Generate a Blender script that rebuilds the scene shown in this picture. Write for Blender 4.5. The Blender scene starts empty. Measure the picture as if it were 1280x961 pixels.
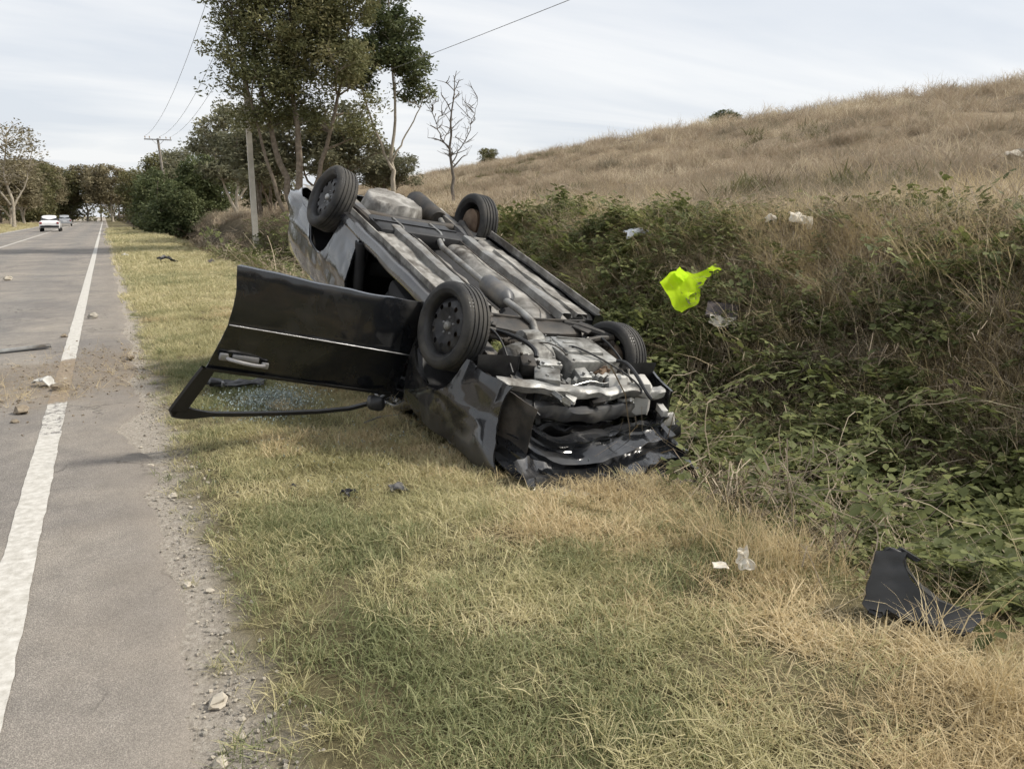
import bpy, bmesh, math, random
import numpy as np
from mathutils import Matrix, Vector, noise

random.seed(7)
RNG = np.random.default_rng(11)
scene = bpy.context.scene
COL = scene.collection
R_ = math.radians

# ------------------------------------------------------------------ camera
cam_d = bpy.data.cameras.new("camera")
cam_d.sensor_width = 36.0
cam_d.lens = 27.0
cam_d.clip_start = 0.05
cam_d.clip_end = 3000.0
cam = bpy.data.objects.new("camera", cam_d)
cam.location = (0.0, 0.0, 1.55)
cam.rotation_euler = (R_(90 - 12.45), 0.0, R_(-27.4))
COL.objects.link(cam)
scene.camera = cam

# ------------------------------------------------------------------ sky, sun, exposure
SUN_ELEV, SUN_AZ = 46.0, 112.0      # azimuth clockwise from +Y (the direction the light comes from)
world = bpy.data.worlds.new("World")
scene.world = world
world.use_nodes = True
wn, wl = world.node_tree.nodes, world.node_tree.links
wn.clear()
w_out = wn.new("ShaderNodeOutputWorld")
w_bg = wn.new("ShaderNodeBackground")
w_bg.inputs["Strength"].default_value = 0.1
w_sky = wn.new("ShaderNodeTexSky")
w_sky.sky_type = 'NISHITA'
w_sky.sun_disc = False
w_sky.sun_elevation = R_(SUN_ELEV)
w_sky.sun_rotation = R_(SUN_AZ)
w_sky.air_density = 1.0
w_sky.dust_density = 2.5
w_tc = wn.new("ShaderNodeTexCoord")
w_sep = wn.new("ShaderNodeSeparateXYZ")
wl.new(w_tc.outputs["Generated"], w_sep.inputs[0])
w_max = wn.new("ShaderNodeMath"); w_max.operation = 'MAXIMUM'; w_max.inputs[1].default_value = 0.0
wl.new(w_sep.outputs["Z"], w_max.inputs[0])
w_add = wn.new("ShaderNodeMath"); w_add.operation = 'ADD'; w_add.inputs[1].default_value = 0.12
wl.new(w_max.outputs[0], w_add.inputs[0])
w_div = wn.new("ShaderNodeVectorMath"); w_div.operation = 'DIVIDE'
w_cmb = wn.new("ShaderNodeCombineXYZ")
for k in range(3):
    wl.new(w_add.outputs[0], w_cmb.inputs[k])
wl.new(w_tc.outputs["Generated"], w_div.inputs[0])
wl.new(w_cmb.outputs[0], w_div.inputs[1])
w_map = wn.new("ShaderNodeMapping")
w_map.inputs["Rotation"].default_value = (0, 0, R_(35))
w_map.inputs["Scale"].default_value = (0.42, 1.15, 0.0)
w_map.inputs["Location"].default_value = (3.1, 1.7, 0.0)
wl.new(w_div.outputs[0], w_map.inputs[0])
w_n = wn.new("ShaderNodeTexNoise")
w_n.inputs["Scale"].default_value = 1.0
w_n.inputs["Detail"].default_value = 7.0
w_n.inputs["Roughness"].default_value = 0.52
w_n.inputs["Distortion"].default_value = 0.6
wl.new(w_map.outputs[0], w_n.inputs["Vector"])
w_r = wn.new("ShaderNodeValToRGB")
w_r.color_ramp.elements[0].position = 0.38
w_r.color_ramp.elements[0].color = (0.12, 0.12, 0.12, 1)
w_r.color_ramp.elements[1].position = 0.60
w_r.color_ramp.elements[1].color = (1, 1, 1, 1)
wl.new(w_n.outputs["Fac"], w_r.inputs[0])
w_veil = wn.new("ShaderNodeMixRGB")      # high thin cloud: grey-blue veil to bright white
w_veil.inputs[1].default_value = (5.9, 6.25, 6.75, 1)
w_veil.inputs[2].default_value = (7.7, 7.75, 7.8, 1)
wl.new(w_r.outputs[0], w_veil.inputs[0])
w_mix = wn.new("ShaderNodeMixRGB")
w_mix.inputs[0].default_value = 0.86
wl.new(w_sky.outputs[0], w_mix.inputs[1])
wl.new(w_veil.outputs[0], w_mix.inputs[2])
wl.new(w_mix.outputs[0], w_bg.inputs["Color"])
wl.new(w_bg.outputs[0], w_out.inputs["Surface"])

sun_d = bpy.data.lights.new("sun", 'SUN')
sun_d.energy = 3.3
sun_d.angle = R_(6.0)
sun_d.color = (1.0, 0.94, 0.84)
sun = bpy.data.objects.new("sun", sun_d)
_az, _el = R_(SUN_AZ), R_(SUN_ELEV)
_from = Vector((math.sin(_az) * math.cos(_el), math.cos(_az) * math.cos(_el), math.sin(_el)))
sun.rotation_euler = _from.to_track_quat('Z', 'Y').to_euler()
sun.location = (-20, -20, 40)
COL.objects.link(sun)

scene.cycles.use_adaptive_sampling = True
scene.cycles.adaptive_threshold = 0.03
scene.cycles.max_bounces = 4
scene.cycles.diffuse_bounces = 2
scene.cycles.glossy_bounces = 3
scene.cycles.transmission_bounces = 3
scene.cycles.caustics_reflective = False
scene.cycles.caustics_refractive = False
scene.view_settings.view_transform = 'Standard'
scene.view_settings.look = 'None'
scene.view_settings.exposure = 0.40
scene.view_settings.gamma = 1.0
scene.view_settings.use_curve_mapping = False

# ------------------------------------------------------------------ helpers
def tag(o, label=None, cat=None, group=None, kind=None):
    if label: o["label"] = label
    if cat: o["category"] = cat
    if group: o["group"] = group
    if kind: o["kind"] = kind
    return o

def empty(name, loc=(0, 0, 0), rot=None):
    o = bpy.data.objects.new(name, None)
    o.empty_display_size = 0.3
    o.location = loc
    if rot is not None: o.rotation_euler = rot
    COL.objects.link(o)
    return o

def smooth(a, b, x):
    t = np.clip((np.asarray(x, float) - a) / (b - a), 0, 1)
    return t * t * (3 - 2 * t)

class MB:
    """collects shapes; build() links them as one mesh object"""
    def __init__(self): self.v = []; self.f = []; self.m = []; self.n = 0
    def add(self, v, f, m=0):
        v = np.asarray(v, float).reshape(-1, 3)
        self.v.append(v)
        for q in f:
            self.f.append(tuple(int(i) + self.n for i in q)); self.m.append(m)
        self.n += len(v)
        return self
    def grid(self, P, m=0, thick=0.0, closed_u=False):
        P = np.asarray(P, float); nu, nv = P.shape[:2]
        f = []
        for i in range(nu if closed_u else nu - 1):
            i2 = (i + 1) % nu
            for j in range(nv - 1):
                f.append((i * nv + j, i2 * nv + j, i2 * nv + j + 1, i * nv + j + 1))
        if thick == 0.0:
            return self.add(P.reshape(-1, 3), f, m)
        du = np.gradient(P, axis=0); dv = np.gradient(P, axis=1)
        nn = np.cross(du, dv); nn /= (np.linalg.norm(nn, axis=2, keepdims=True) + 1e-9)
        Q = P - nn * thick; k = nu * nv
        g = [tuple(reversed([a + k for a in q])) for q in f]
        rim = []
        bl = [(i, 0) for i in range(nu)] + [(nu - 1, j) for j in range(1, nv)] + [(i, nv - 1) for i in range(nu - 2, -1, -1)] + [(0, j) for j in range(nv - 2, 0, -1)]
        ids = [a * nv + b for a, b in bl]
        for a, b in zip(ids, ids[1:] + ids[:1]):
            rim.append((b, a, a + k, b + k))
        return self.add(np.concatenate([P.reshape(-1, 3), Q.reshape(-1, 3)]), f + g + rim, m)
    def box(self, c, s, rot=(0, 0, 0), m=0, bev=0.0, jit=0.0):
        bm = bmesh.new()
        bmesh.ops.create_cube(bm, size=1.0)
        for w in bm.verts: w.co = Vector((w.co.x * s[0], w.co.y * s[1], w.co.z * s[2]))
        if bev > 0:
            bmesh.ops.bevel(bm, geom=bm.edges[:], offset=bev, segments=2, affect='EDGES', profile=0.5)
        M = Matrix.Rotation(rot[2], 3, 'Z') @ Matrix.Rotation(rot[1], 3, 'Y') @ Matrix.Rotation(rot[0], 3, 'X')
        bm.verts.index_update()
        v = []
        for w in bm.verts:
            p = M @ w.co + Vector(c)
            if jit: p += Vector((random.uniform(-jit, jit) for _ in range(3)))
            v.append(p[:])
        f = [[w.index for w in q.verts] for q in bm.faces]
        bm.free()
        return self.add(v, f, m)
    def tube(self, pts, r, n=8, m=0, cap=True):
        pts = np.asarray(pts, float); k = len(pts)
        r = np.full(k, r) if np.isscalar(r) else np.asarray(r, float)
        t = np.gradient(pts, axis=0); t /= (np.linalg.norm(t, axis=1, keepdims=True) + 1e-9)
        up = np.array([0, 0, 1.0]) if abs(t[0, 2]) < 0.9 else np.array([1.0, 0, 0])
        a = np.cross(t[0], up); a /= np.linalg.norm(a)
        V = []
        ang = np.arange(n) * 2 * math.pi / n
        for i in range(k):
            a = a - (a @ t[i]) * t[i]; a /= (np.linalg.norm(a) + 1e-9)
            b = np.cross(t[i], a)
            V.append(pts[i] + r[i] * (np.cos(ang)[:, None] * a + np.sin(ang)[:, None] * b))
        V = np.concatenate(V)
        f = [(i * n + j, i * n + (j + 1) % n, (i + 1) * n + (j + 1) % n, (i + 1) * n + j) for i in range(k - 1) for j in range(n)]
        if cap:
            f.append(tuple(range(n - 1, -1, -1))); f.append(tuple((k - 1) * n + j for j in range(n)))
        return self.add(V, f, m)
    def lathe(self, prof, org=(0, 0, 0), ax=(0, 1, 0), n=32, m=0, closed=False):
        """prof: (radius, offset along the axis)"""
        ax = np.asarray(ax, float); ax /= np.linalg.norm(ax)
        u = np.cross(ax, [0, 0, 1.0] if abs(ax[2]) < .9 else [1.0, 0, 0]); u /= np.linalg.norm(u); w = np.cross(ax, u)
        k = len(prof); V = []
        for i in range(n):
            a = 2 * math.pi * i / n; d = math.cos(a) * u + math.sin(a) * w
            for (r, h) in prof: V.append(np.asarray(org) + d * r + ax * h)
        f = []
        for i in range(n):
            i2 = (i + 1) % n
            for j in range(k if closed else k - 1):
                j2 = (j + 1) % k
                f.append((i * k + j, i2 * k + j, i2 * k + j2, i * k + j2))
        return self.add(V, f, m)
    def build(self, name, mats, parent=None, smooth_=True, xf=None, ang=40):
        V = np.concatenate(self.v) if self.v else np.zeros((0, 3))
        if xf is not None: V = xf(V)
        me = bpy.data.meshes.new(name)
        me.from_pydata(V.tolist(), [], self.f)
        if not isinstance(mats, (list, tuple)): mats = [mats]
        for q in mats: me.materials.append(q)
        if len(mats) > 1: me.polygons.foreach_set("material_index", self.m)
        me.update()
        if smooth_:
            me.polygons.foreach_set("use_smooth", [True] * len(me.polygons))
            try: me.set_sharp_from_angle(angle=R_(ang))
            except Exception: pass
        o = bpy.data.objects.new(name, me)
        COL.objects.link(o)
        if parent is not None: o.parent = parent
        return o

def rot_to(v):
    return Vector(v).to_track_quat('Z', 'Y').to_matrix()

def crumple(P, amp, sc, seed=0, ridge=1.0):
    """dented sheet metal: noise with sharp folds"""
    S = np.asarray(P, float).shape; Q = np.asarray(P, float).reshape(-1, 3).copy()
    for i in range(len(Q)):
        p = Vector(Q[i]) * sc + Vector((seed * 3.7, seed * 1.9, seed * 5.3))
        a = noise.noise_vector(p)
        b = noise.noise_vector(p * 2.3 + Vector((9, 3, 1)))
        d = Vector((abs(a.x), abs(a.y), abs(a.z))) * 1.6 - Vector((.45, .45, .45))
        d2 = Vector((abs(b.x), abs(b.y), abs(b.z))) * 0.8 - Vector((.22, .22, .22))
        Q[i] += np.array((a * (1 - ridge * .5) + d * ridge + d2 * ridge)[:]) * amp
    return Q.reshape(S)

# ------------------------------------------------------------------ materials
MAT = {}
def nodes_of(name):
    m = bpy.data.materials.new(name); m.use_nodes = True
    nt = m.node_tree; nt.nodes.clear()
    out = nt.nodes.new("ShaderNodeOutputMaterial")
    b = nt.nodes.new("ShaderNodeBsdfPrincipled")
    nt.links.new(b.outputs[0], out.inputs["Surface"])
    MAT[name] = m
    return m, nt, b, out

def N(nt, t, **kw):
    n = nt.nodes.new(t)
    for k, v in kw.items():
        if k in n.inputs: n.inputs[k].default_value = v
        else: setattr(n, k, v)
    return n

def ramp(nt, fac, stops):
    r = nt.nodes.new("ShaderNodeValToRGB"); e = r.color_ramp.elements
    while len(e) < len(stops): e.new(0.5)
    for q, (p, c) in zip(e, stops):
        q.position = p; q.color = (*c, 1) if len(c) == 3 else c
    nt.links.new(fac, r.inputs[0])
    return r.outputs[0]

def noise_n(nt, vec, scale, detail=4, rough=.55, dist=0):
    n = N(nt, "ShaderNodeTexNoise", Scale=scale, Detail=detail, Roughness=rough, Distortion=dist)
    if vec is not None: nt.links.new(vec, n.inputs["Vector"])
    return n.outputs["Fac"]

def mixc(nt, fac, a, b, mode='MIX'):
    n = nt.nodes.new("ShaderNodeMixRGB"); n.blend_type = mode
    for s, x in ((0, fac), (1, a), (2, b)):
        if isinstance(x, (int, float)): n.inputs[s].default_value = x
        elif isinstance(x, tuple): n.inputs[s].default_value = (*x, 1)
        else: nt.links.new(x, n.inputs[s])
    return n.outputs[0]

def mth(nt, op, a, b=None, clamp=False):
    n = nt.nodes.new("ShaderNodeMath"); n.operation = op; n.use_clamp = clamp
    for s, x in ((0, a), (1, b)):
        if x is None: continue
        if isinstance(x, (int, float)): n.inputs[s].default_value = x
        else: nt.links.new(x, n.inputs[s])
    return n.outputs[0]

def bump(nt, b, h, strength=.3, dist=.01):
    n = N(nt, "ShaderNodeBump", Strength=strength, Distance=dist)
    nt.links.new(h, n.inputs["Height"]); nt.links.new(n.outputs[0], b.inputs["Normal"])

def simple(name, col, rough=.5, metal=0., col2=None, sc=6., bmp=0., bsc=60., coat=0., dirt=None, dirt_amt=.45, spec=None):
    """procedural material: two colours by noise, optional dust and fine bump"""
    m, nt, b, out = nodes_of(name)
    tc = nt.nodes.new("ShaderNodeTexCoord"); v = tc.outputs["Object"]
    c = ramp(nt, noise_n(nt, v, sc, 5), [(.35, col), (.68, col2 or tuple(min(1, x * 1.25) for x in col))])
    b.inputs["Roughness"].default_value = rough
    if dirt:
        f = ramp(nt, noise_n(nt, v, 3.2, 7, .65, .4), [(.5 - .1 * dirt_amt, (0, 0, 0)), (.82 - .2 * dirt_amt, (dirt_amt,) * 3)])
        c = mixc(nt, f, c, dirt)
        rr = N(nt, "ShaderNodeMapRange"); rr.inputs["To Min"].default_value = rough; rr.inputs["To Max"].default_value = .9
        rr.inputs["From Max"].default_value = max(dirt_amt, .01)
        nt.links.new(f, rr.inputs["Value"]); nt.links.new(rr.outputs[0], b.inputs["Roughness"])
    nt.links.new(c, b.inputs["Base Color"])
    b.inputs["Metallic"].default_value = metal
    b.inputs["Coat Weight"].default_value = coat
    b.inputs["Coat Roughness"].default_value = .06
    if spec is not None: b.inputs["Specular IOR Level"].default_value = spec
    if bmp: bump(nt, b, noise_n(nt, v, bsc, 4), bmp, .004)
    return m

DUST = (.30, .26, .20)
simple("paint", (.007, .008, .010), .2, .0, (.010, .011, .013), spec=.35, coat=.7, dirt=DUST, dirt_amt=.07)
simple("paint_scuffed", (.009, .010, .012), .24, .0, (.018, .018, .020), 9, coat=.9, dirt=(.30, .27, .23), dirt_amt=.17)
simple("black_plastic", (.010, .010, .011), .5, 0, (.022, .022, .023), 12, .15, 300)
simple("liner_face", (.014, .0145, .015), .42, 0, (.026, .026, .027), 9, .15, 200)
simple("black_trim", (.008, .008, .009), .38, 0, (.014, .014, .014))
simple("interior", (.016, .016, .018), .8, 0, (.03, .03, .032), 5, .2, 200)
simple("rubber", (.016, .016, .017), .78, 0, (.034, .033, .031), 9, .25, 180, dirt=(.16, .145, .12), dirt_amt=.5)
simple("steel_rim", (.018, .018, .020), .45, .3, (.035, .035, .036), 10, dirt=(.14, .13, .115), dirt_amt=.35)
simple("underseal", (.22, .21, .19), .7, 0, (.42, .405, .375), 9, .45, 55, dirt=(.055, .047, .038), dirt_amt=.95)
simple("under_paint", (.05, .052, .058), .45, .2, (.13, .13, .13), 5, .2, 60, dirt=(.34, .30, .24), dirt_amt=.6)
simple("aluminium", (.34, .34, .33), .36, .85, (.66, .66, .64), 11, .3, 90, dirt=(.10, .085, .065), dirt_amt=.7)
simple("cast_metal", (.24, .24, .23), .5, .65, (.44, .44, .42), 14, .5, 60, dirt=(.045, .037, .028), dirt_amt=.85)
simple("black_steel", (.018, .017, .016), .6, .2, (.05, .045, .04), 8, .3, 80, dirt=(.20, .16, .12), dirt_amt=.45)
simple("rusty_steel", (.10, .062, .04), .8, .3, (.19, .13, .085), 14, .4, 90, dirt=(.30, .25, .19), dirt_amt=.5)
simple("galvanised", (.20, .20, .195), .45, .55, (.36, .36, .345), 11, .3, 70, dirt=(.10, .08, .06), dirt_amt=.7)
simple("white_plastic", (.42, .41, .38), .5, 0, (.56, .55, .52), 5, dirt=(.3, .26, .2), dirt_amt=.4)
simple("lamp_reflector", (.72, .72, .73), .15, .8, (.85, .85, .85), 8)
simple("red_lamp", (.22, .010, .008), .2, 0, (.30, .02, .015), coat=.5)
simple("orange_part", (.62, .17, .05), .5, 0, (.72, .25, .10), 6, dirt=(.3, .24, .17), dirt_amt=.35)
simple("concrete_pole", (.46, .43, .37), .85, 0, (.58, .55, .48), 3, .4, 50)
simple("weathered_wood", (.20, .175, .145), .85, 0, (.31, .28, .24), 6, .5, 40)
simple("steel_grey", (.22, .22, .22), .55, .5, (.30, .30, .30))
simple("porcelain", (.30, .22, .16), .3, 0, (.42, .34, .27))
simple("wire_metal", (.20, .20, .21), .55, .4, (.25, .25, .25))
simple("white_paint", (.74, .74, .74), .28, 0, (.80, .80, .80), coat=.6)
simple("silver_paint", (.36, .38, .40), .3, .5, (.42, .43, .45), coat=.6)
simple("stone", (.22, .20, .165), .9, 0, (.38, .35, .30), 14, .5, 60)
simple("pale_stone", (.36, .32, .255), .9, 0, (.52, .47, .39), 12, .5, 50)
simple("clod", (.18, .145, .105), .95, 0, (.30, .25, .185), 20, .6, 60)
simple("plastic_bag", (.66, .69, .74), .45, 0, (.80, .82, .86), 8, .2, 60)
simple("paper_rag", (.50, .46, .38), .85, 0, (.66, .62, .54), 10, .3, 90)
simple("dark_board", (.045, .042, .048), .6, 0, (.10, .08, .08), 9, .2, 90, dirt=(.32, .26, .22), dirt_amt=.35)
simple("chrome_trim", (.22, .22, .23), .35, .6, (.34, .34, .35), 8, dirt=(.3, .27, .22), dirt_amt=.3)
simple("bark", (.135, .108, .080), .95, 0, (.26, .215, .165), 7, .8, 22)
simple("bark_pale", (.30, .265, .21), .95, 0, (.46, .41, .33), 6, .6, 22)
simple("twig", (.10, .085, .072), .95, 0, (.17, .15, .125), 9)

def glass_mat(name, tint, rough=.03):
    m, nt, b, out = nodes_of(name)
    b.inputs["Base Color"].default_value = (*tint, 1)
    b.inputs["Transmission Weight"].default_value = .85
    b.inputs["Roughness"].default_value = rough
    b.inputs["IOR"].default_value = 1.45
    return m
glass_mat("shard_glass", (.80, .93, .88), .15)
simple("car_glass", (.012, .014, .016), .06, 0, (.016, .018, .02), spec=.8)
simple("lens_plastic", (.42, .44, .46), .12, 0, (.6, .61, .62), 20, spec=.8)

def leafy(name, stops, trans=.35, rough=.6, nsc=.6, nw=.5, spec=.25):
    """foliage and grass blades: colour by the piece's own tint plus slow drift over the ground"""
    m, nt, b, out = nodes_of(name)
    at = N(nt, "ShaderNodeAttribute", attribute_name="tint")
    geo = nt.nodes.new("ShaderNodeNewGeometry")
    nz = noise_n(nt, geo.outputs["Position"], nsc, 3)
    f = mth(nt, 'ADD', mth(nt, 'MULTIPLY', at.outputs["Fac"], 1 - nw), mth(nt, 'MULTIPLY', mth(nt, 'MULTIPLY', mth(nt, 'SUBTRACT', nz, .28), 2.2, True), nw), True)
    c = ramp(nt, f, stops)
    nt.links.new(c, b.inputs["Base Color"])
    b.inputs["Roughness"].default_value = rough
    b.inputs["Specular IOR Level"].default_value = spec
    tr = nt.nodes.new("ShaderNodeBsdfTranslucent")
    nt.links.new(c, tr.inputs["Color"])
    mx = nt.nodes.new("ShaderNodeMixShader"); mx.inputs[0].default_value = trans
    nt.links.new(b.outputs[0], mx.inputs[1]); nt.links.new(tr.outputs[0], mx.inputs[2])
    nt.links.new(mx.outputs[0], out.inputs["Surface"])
    return m

leafy("grass_green", [(0, (.105, .125, .052)), (.4, (.215, .235, .108)), (.75, (.38, .37, .20)), (1, (.60, .55, .34))], nsc=1.1)
leafy("grass_mixed", [(0, (.17, .17, .075)), (.35, (.36, .34, .17)), (.65, (.55, .49, .28)), (1, (.74, .66, .43))], nsc=1.3)
leafy("grass_straw", [(0, (.24, .18, .095)), (.35, (.48, .38, .21)), (.7, (.67, .55, .34)), (1, (.80, .70, .48))], nsc=.9)
leafy("grass_hill", [(0, (.12, .108, .074)), (.26, (.25, .22, .15)), (.45, (.35, .275, .20)), (.7, (.53, .45, .325)), (1, (.74, .66, .50))], nsc=.20, nw=.62)
leafy("dead_stems", [(0, (.11, .085, .058)), (.5, (.24, .19, .13)), (1, (.45, .375, .27))], nsc=1.2, nw=.3, trans=.1)
leafy("bramble_leaf", [(0, (.058, .070, .026)), (.45, (.128, .146, .052)), (.8, (.22, .235, .085)), (1, (.40, .37, .16))], nsc=.8, nw=.35, rough=.6, spec=.22)
leafy("leaf_olive", [(0, (.07, .076, .034)), (.5, (.14, .138, .062)), (1, (.24, .21, .10))], nsc=.35, nw=.3, trans=.3)
leafy("leaf_brown", [(0, (.085, .096, .042)), (.5, (.168, .172, .078)), (1, (.29, .265, .135))], nsc=.3, nw=.35, trans=.3)
leafy("leaf_green", [(0, (.055, .076, .032)), (.5, (.11, .132, .058)), (1, (.19, .205, .095))], nsc=.3, nw=.3, trans=.3)
leafy("leaf_grey", [(0, (.11, .115, .068)), (.5, (.19, .19, .118)), (1, (.30, .285, .18))], nsc=.3, nw=.3, trans=.3)
leafy("leaf_rust", [(0, (.13, .113, .066)), (.5, (.22, .192, .115)), (1, (.33, .285, .18))], nsc=.25, nw=.35, trans=.3)
leafy("vest_cloth", [(0, (.66, .96, .015)), (1, (.74, 1.0, .03))], trans=.4, rough=.75)

# ------------------------------------------------------------------ terrain
def wob(x, y, k, s=0.0):
    """cheap smooth noise, about -1..1"""
    x = np.asarray(x, float); y = np.asarray(y, float)
    return (np.sin(x * k * 1.0 + 1.3 * np.sin(y * k * .7 + s) + s) + np.sin(y * k * 1.17 + 1.1 * np.sin(x * k * .83 + 2.1 * s) + 1.7 * s)
            + .6 * np.sin((x + y) * k * 1.9 + 3.1 * s)) / 2.6

def x_edge(y):
    """where the mown verge starts to fall into the ditch"""
    return 2.5 + .9 * smooth(11, 24, y) + .18 * wob(0 * np.asarray(y, float), y, .8, 2.)

def tz(x, y):
    x = np.asarray(x, float); y = np.asarray(y, float)
    s = x - x_edge(y)
    far = smooth(14, 30, y)
    z = -.75 * smooth(0, 1.8, s) + 2.0 * smooth(2.0, 5.6 - 1.2 * far, s)
    z = z + 7.9 * smooth(5.5, 53, x) * (1 - .2 * smooth(55, 105, y)) + .35 * smooth(0, 40, x - 52)
    z = z - 9 * smooth(60, 190, x)
    amp = .07 * smooth(.6, 2.5, s) + .22 * smooth(9, 22, x)
    z = z + amp * wob(x, y, 1.1, .4) + .5 * smooth(14, 30, x) * wob(x, y, .11, 1.1) + .035 * smooth(.3, .9, x) * wob(x, y, 2.6, 3.)
    z = z - .016 * (1 - smooth(.12, .5, x))
    left = smooth(-8.3, -11, x)
    z = z + left * (.25 + .12 * wob(x, y, .6, 5.))
    return z

def axis(parts):
    a = []
    for lo, hi, st in parts: a += list(np.arange(lo, hi - 1e-6, st))
    return np.array(a + [parts[-1][1]])

gx = axis([(-420, -60, 40), (-60, -12, 4), (-12, -7, .5), (-7, -.4, .6), (-.4, 5, .1), (5, 9, .16), (9, 20, .45), (20, 60, 1.0), (60, 200, 7), (200, 420, 44)])
gy = axis([(-60, -6, 6), (-6, 0, .5), (0, 12, .12), (12, 24, .3), (24, 60, .9), (60, 130, 2.5), (130, 620, 24)])
GX, GY = np.meshgrid(gx, gy, indexing='ij')
GZ = tz(GX, GY)
gnd = MB()
gnd.grid(np.stack([GX, GY, GZ], -1))

m, nt, b, out = nodes_of("ground")
geo = nt.nodes.new("ShaderNodeNewGeometry"); pos = geo.outputs["Position"]
sp = nt.nodes.new("ShaderNodeSeparateXYZ"); nt.links.new(pos, sp.inputs[0])
n_big = noise_n(nt, pos, .5, 5); n_mid = noise_n(nt, pos, 3.0, 6, .6); n_fine = noise_n(nt, pos, 48., 7, .78); n_hill = noise_n(nt, pos, .14, 5, .6)
def stepx(src, a, bb, warp=.5):
    w = mth(nt, 'ADD', src, mth(nt, 'MULTIPLY', mth(nt, 'SUBTRACT', n_mid, .5), warp))
    r = N(nt, "ShaderNodeMapRange"); r.interpolation_type = 'SMOOTHSTEP'
    r.inputs["From Min"].default_value = a; r.inputs["From Max"].default_value = bb
    nt.links.new(w, r.inputs["Value"]); return r.outputs[0]
dirt_c = ramp(nt, n_fine, [(.3, (.20, .175, .145)), (.52, (.34, .305, .26)), (.72, (.52, .475, .41))])
verge_c = ramp(nt, mth(nt, 'ADD', mth(nt, 'MULTIPLY', n_mid, .6), mth(nt, 'MULTIPLY', n_fine, .4)), [(.3, (.055, .048, .026)), (.5, (.13, .112, .062)), (.72, (.26, .22, .13))])
ditch_c = ramp(nt, n_fine, [(.3, (.028, .024, .015)), (.7, (.085, .068, .042))])
hill_c = ramp(nt, mth(nt, 'ADD', mth(nt, 'MULTIPLY', n_hill, .65), mth(nt, 'MULTIPLY', n_mid, .35)), [(.32, (.10, .082, .056)), (.5, (.21, .165, .11)), (.7, (.34, .275, .18))])
c = mixc(nt, stepx(sp.outputs["X"], .16, .42, .5), dirt_c, verge_c)
c = mixc(nt, stepx(sp.outputs["X"], 2.7, 3.5, .5), c, ditch_c)
c = mixc(nt, stepx(sp.outputs["X"], 6.4, 8.4, 1.5), c, hill_c)
c = mixc(nt, stepx(sp.outputs["X"], -8.2, -8.9, .5), c, hill_c)
nt.links.new(c, b.inputs["Base Color"]); b.inputs["Roughness"].default_value = .95; b.inputs["Specular IOR Level"].default_value = .1
bump(nt, b, n_fine, .8, .018)
tag(gnd.build("ground", MAT["ground"]), kind="structure")

# ------------------------------------------------------------------ road
def dirt_mask(nt, pos):
    """earth dragged across the carriageway where the car left it"""
    sp = nt.nodes.new("ShaderNodeSeparateXYZ"); nt.links.new(pos, sp.inputs[0])
    X, Y = sp.outputs["X"], sp.outputs["Y"]
    d = mth(nt, 'ABSOLUTE', mth(nt, 'ADD', mth(nt, 'SUBTRACT', Y, 8.75), mth(nt, 'MULTIPLY', X, -.35)))
    d = mth(nt, 'ADD', d, mth(nt, 'MULTIPLY', mth(nt, 'SUBTRACT', noise_n(nt, pos, 1.4, 6, .65), .5), 2.6))
    r = N(nt, "ShaderNodeMapRange"); r.interpolation_type = 'SMOOTHSTEP'
    r.inputs["From Min"].default_value = 1.55; r.inputs["From Max"].default_value = .75
    nt.links.new(d, r.inputs["Value"])
    g = ramp(nt, noise_n(nt, pos, 11., 5, .7), [(.36, (.25, .25, .25)), (.56, (1, 1, 1))])
    fade = N(nt, "ShaderNodeMapRange"); fade.inputs["From Min"].default_value = -4.6; fade.inputs["From Max"].default_value = -1.6
    nt.links.new(X, fade.inputs["Value"])
    return mth(nt, 'MULTIPLY', mth(nt, 'MULTIPLY', r.outputs[0], g), fade.outputs[0], True)

m, nt, b, out = nodes_of("asphalt")
geo = nt.nodes.new("ShaderNodeNewGeometry"); pos = geo.outputs["Position"]
sp = nt.nodes.new("ShaderNodeSeparateXYZ"); nt.links.new(pos, sp.inputs[0])
agg = N(nt, "ShaderNodeTexVoronoi", Scale=210.0, Randomness=1.0); nt.links.new(pos, agg.inputs["Vector"])
fine = noise_n(nt, pos, 95, 6, .8)
base = ramp(nt, mth(nt, 'ADD', mth(nt, 'MULTIPLY', fine, .6), mth(nt, 'MULTIPLY', agg.outputs["Distance"], .5)), [(.3, (.125, .118, .110)), (.55, (.225, .212, .196)), (.85, (.37, .35, .32))])
patch = mixc(nt, .6, ramp(nt, noise_n(nt, pos, .55, 5, .6, .8), [(.35, (.74, .74, .76)), (.68, (1.18, 1.15, 1.10))]), ramp(nt, noise_n(nt, pos, 5.5, 6, .7), [(.3, (.72, .72, .72)), (.7, (1.25, 1.24, 1.22))]), 'MULTIPLY')
base = mixc(nt, 1.0, base, patch, 'MULTIPLY')
# wheel tracks run along the road, a little darker and greyer
trk = mth(nt, 'SINE', mth(nt, 'MULTIPLY', mth(nt, 'ADD', sp.outputs["X"], .1), 3.3))
trk = ramp(nt, mth(nt, 'ADD', mth(nt, 'MULTIPLY', trk, .3), noise_n(nt, pos, .8, 4)), [(.4, (1.06, 1.03, 1.0)), (.9, (.86, .87, .89))])
base = mixc(nt, .7, base, trk, 'MULTIPLY')
vo = N(nt, "ShaderNodeTexVoronoi", Scale=.8, feature='DISTANCE_TO_EDGE')
wv = N(nt, "ShaderNodeVectorMath", operation='ADD')
nv = N(nt, "ShaderNodeTexNoise", Scale=2.2, Detail=5.0); nt.links.new(pos, nv.inputs["Vector"])
nt.links.new(pos, wv.inputs[0]); nt.links.new(nv.outputs["Color"], wv.inputs[1]); nt.links.new(wv.outputs[0], vo.inputs["Vector"])
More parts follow.
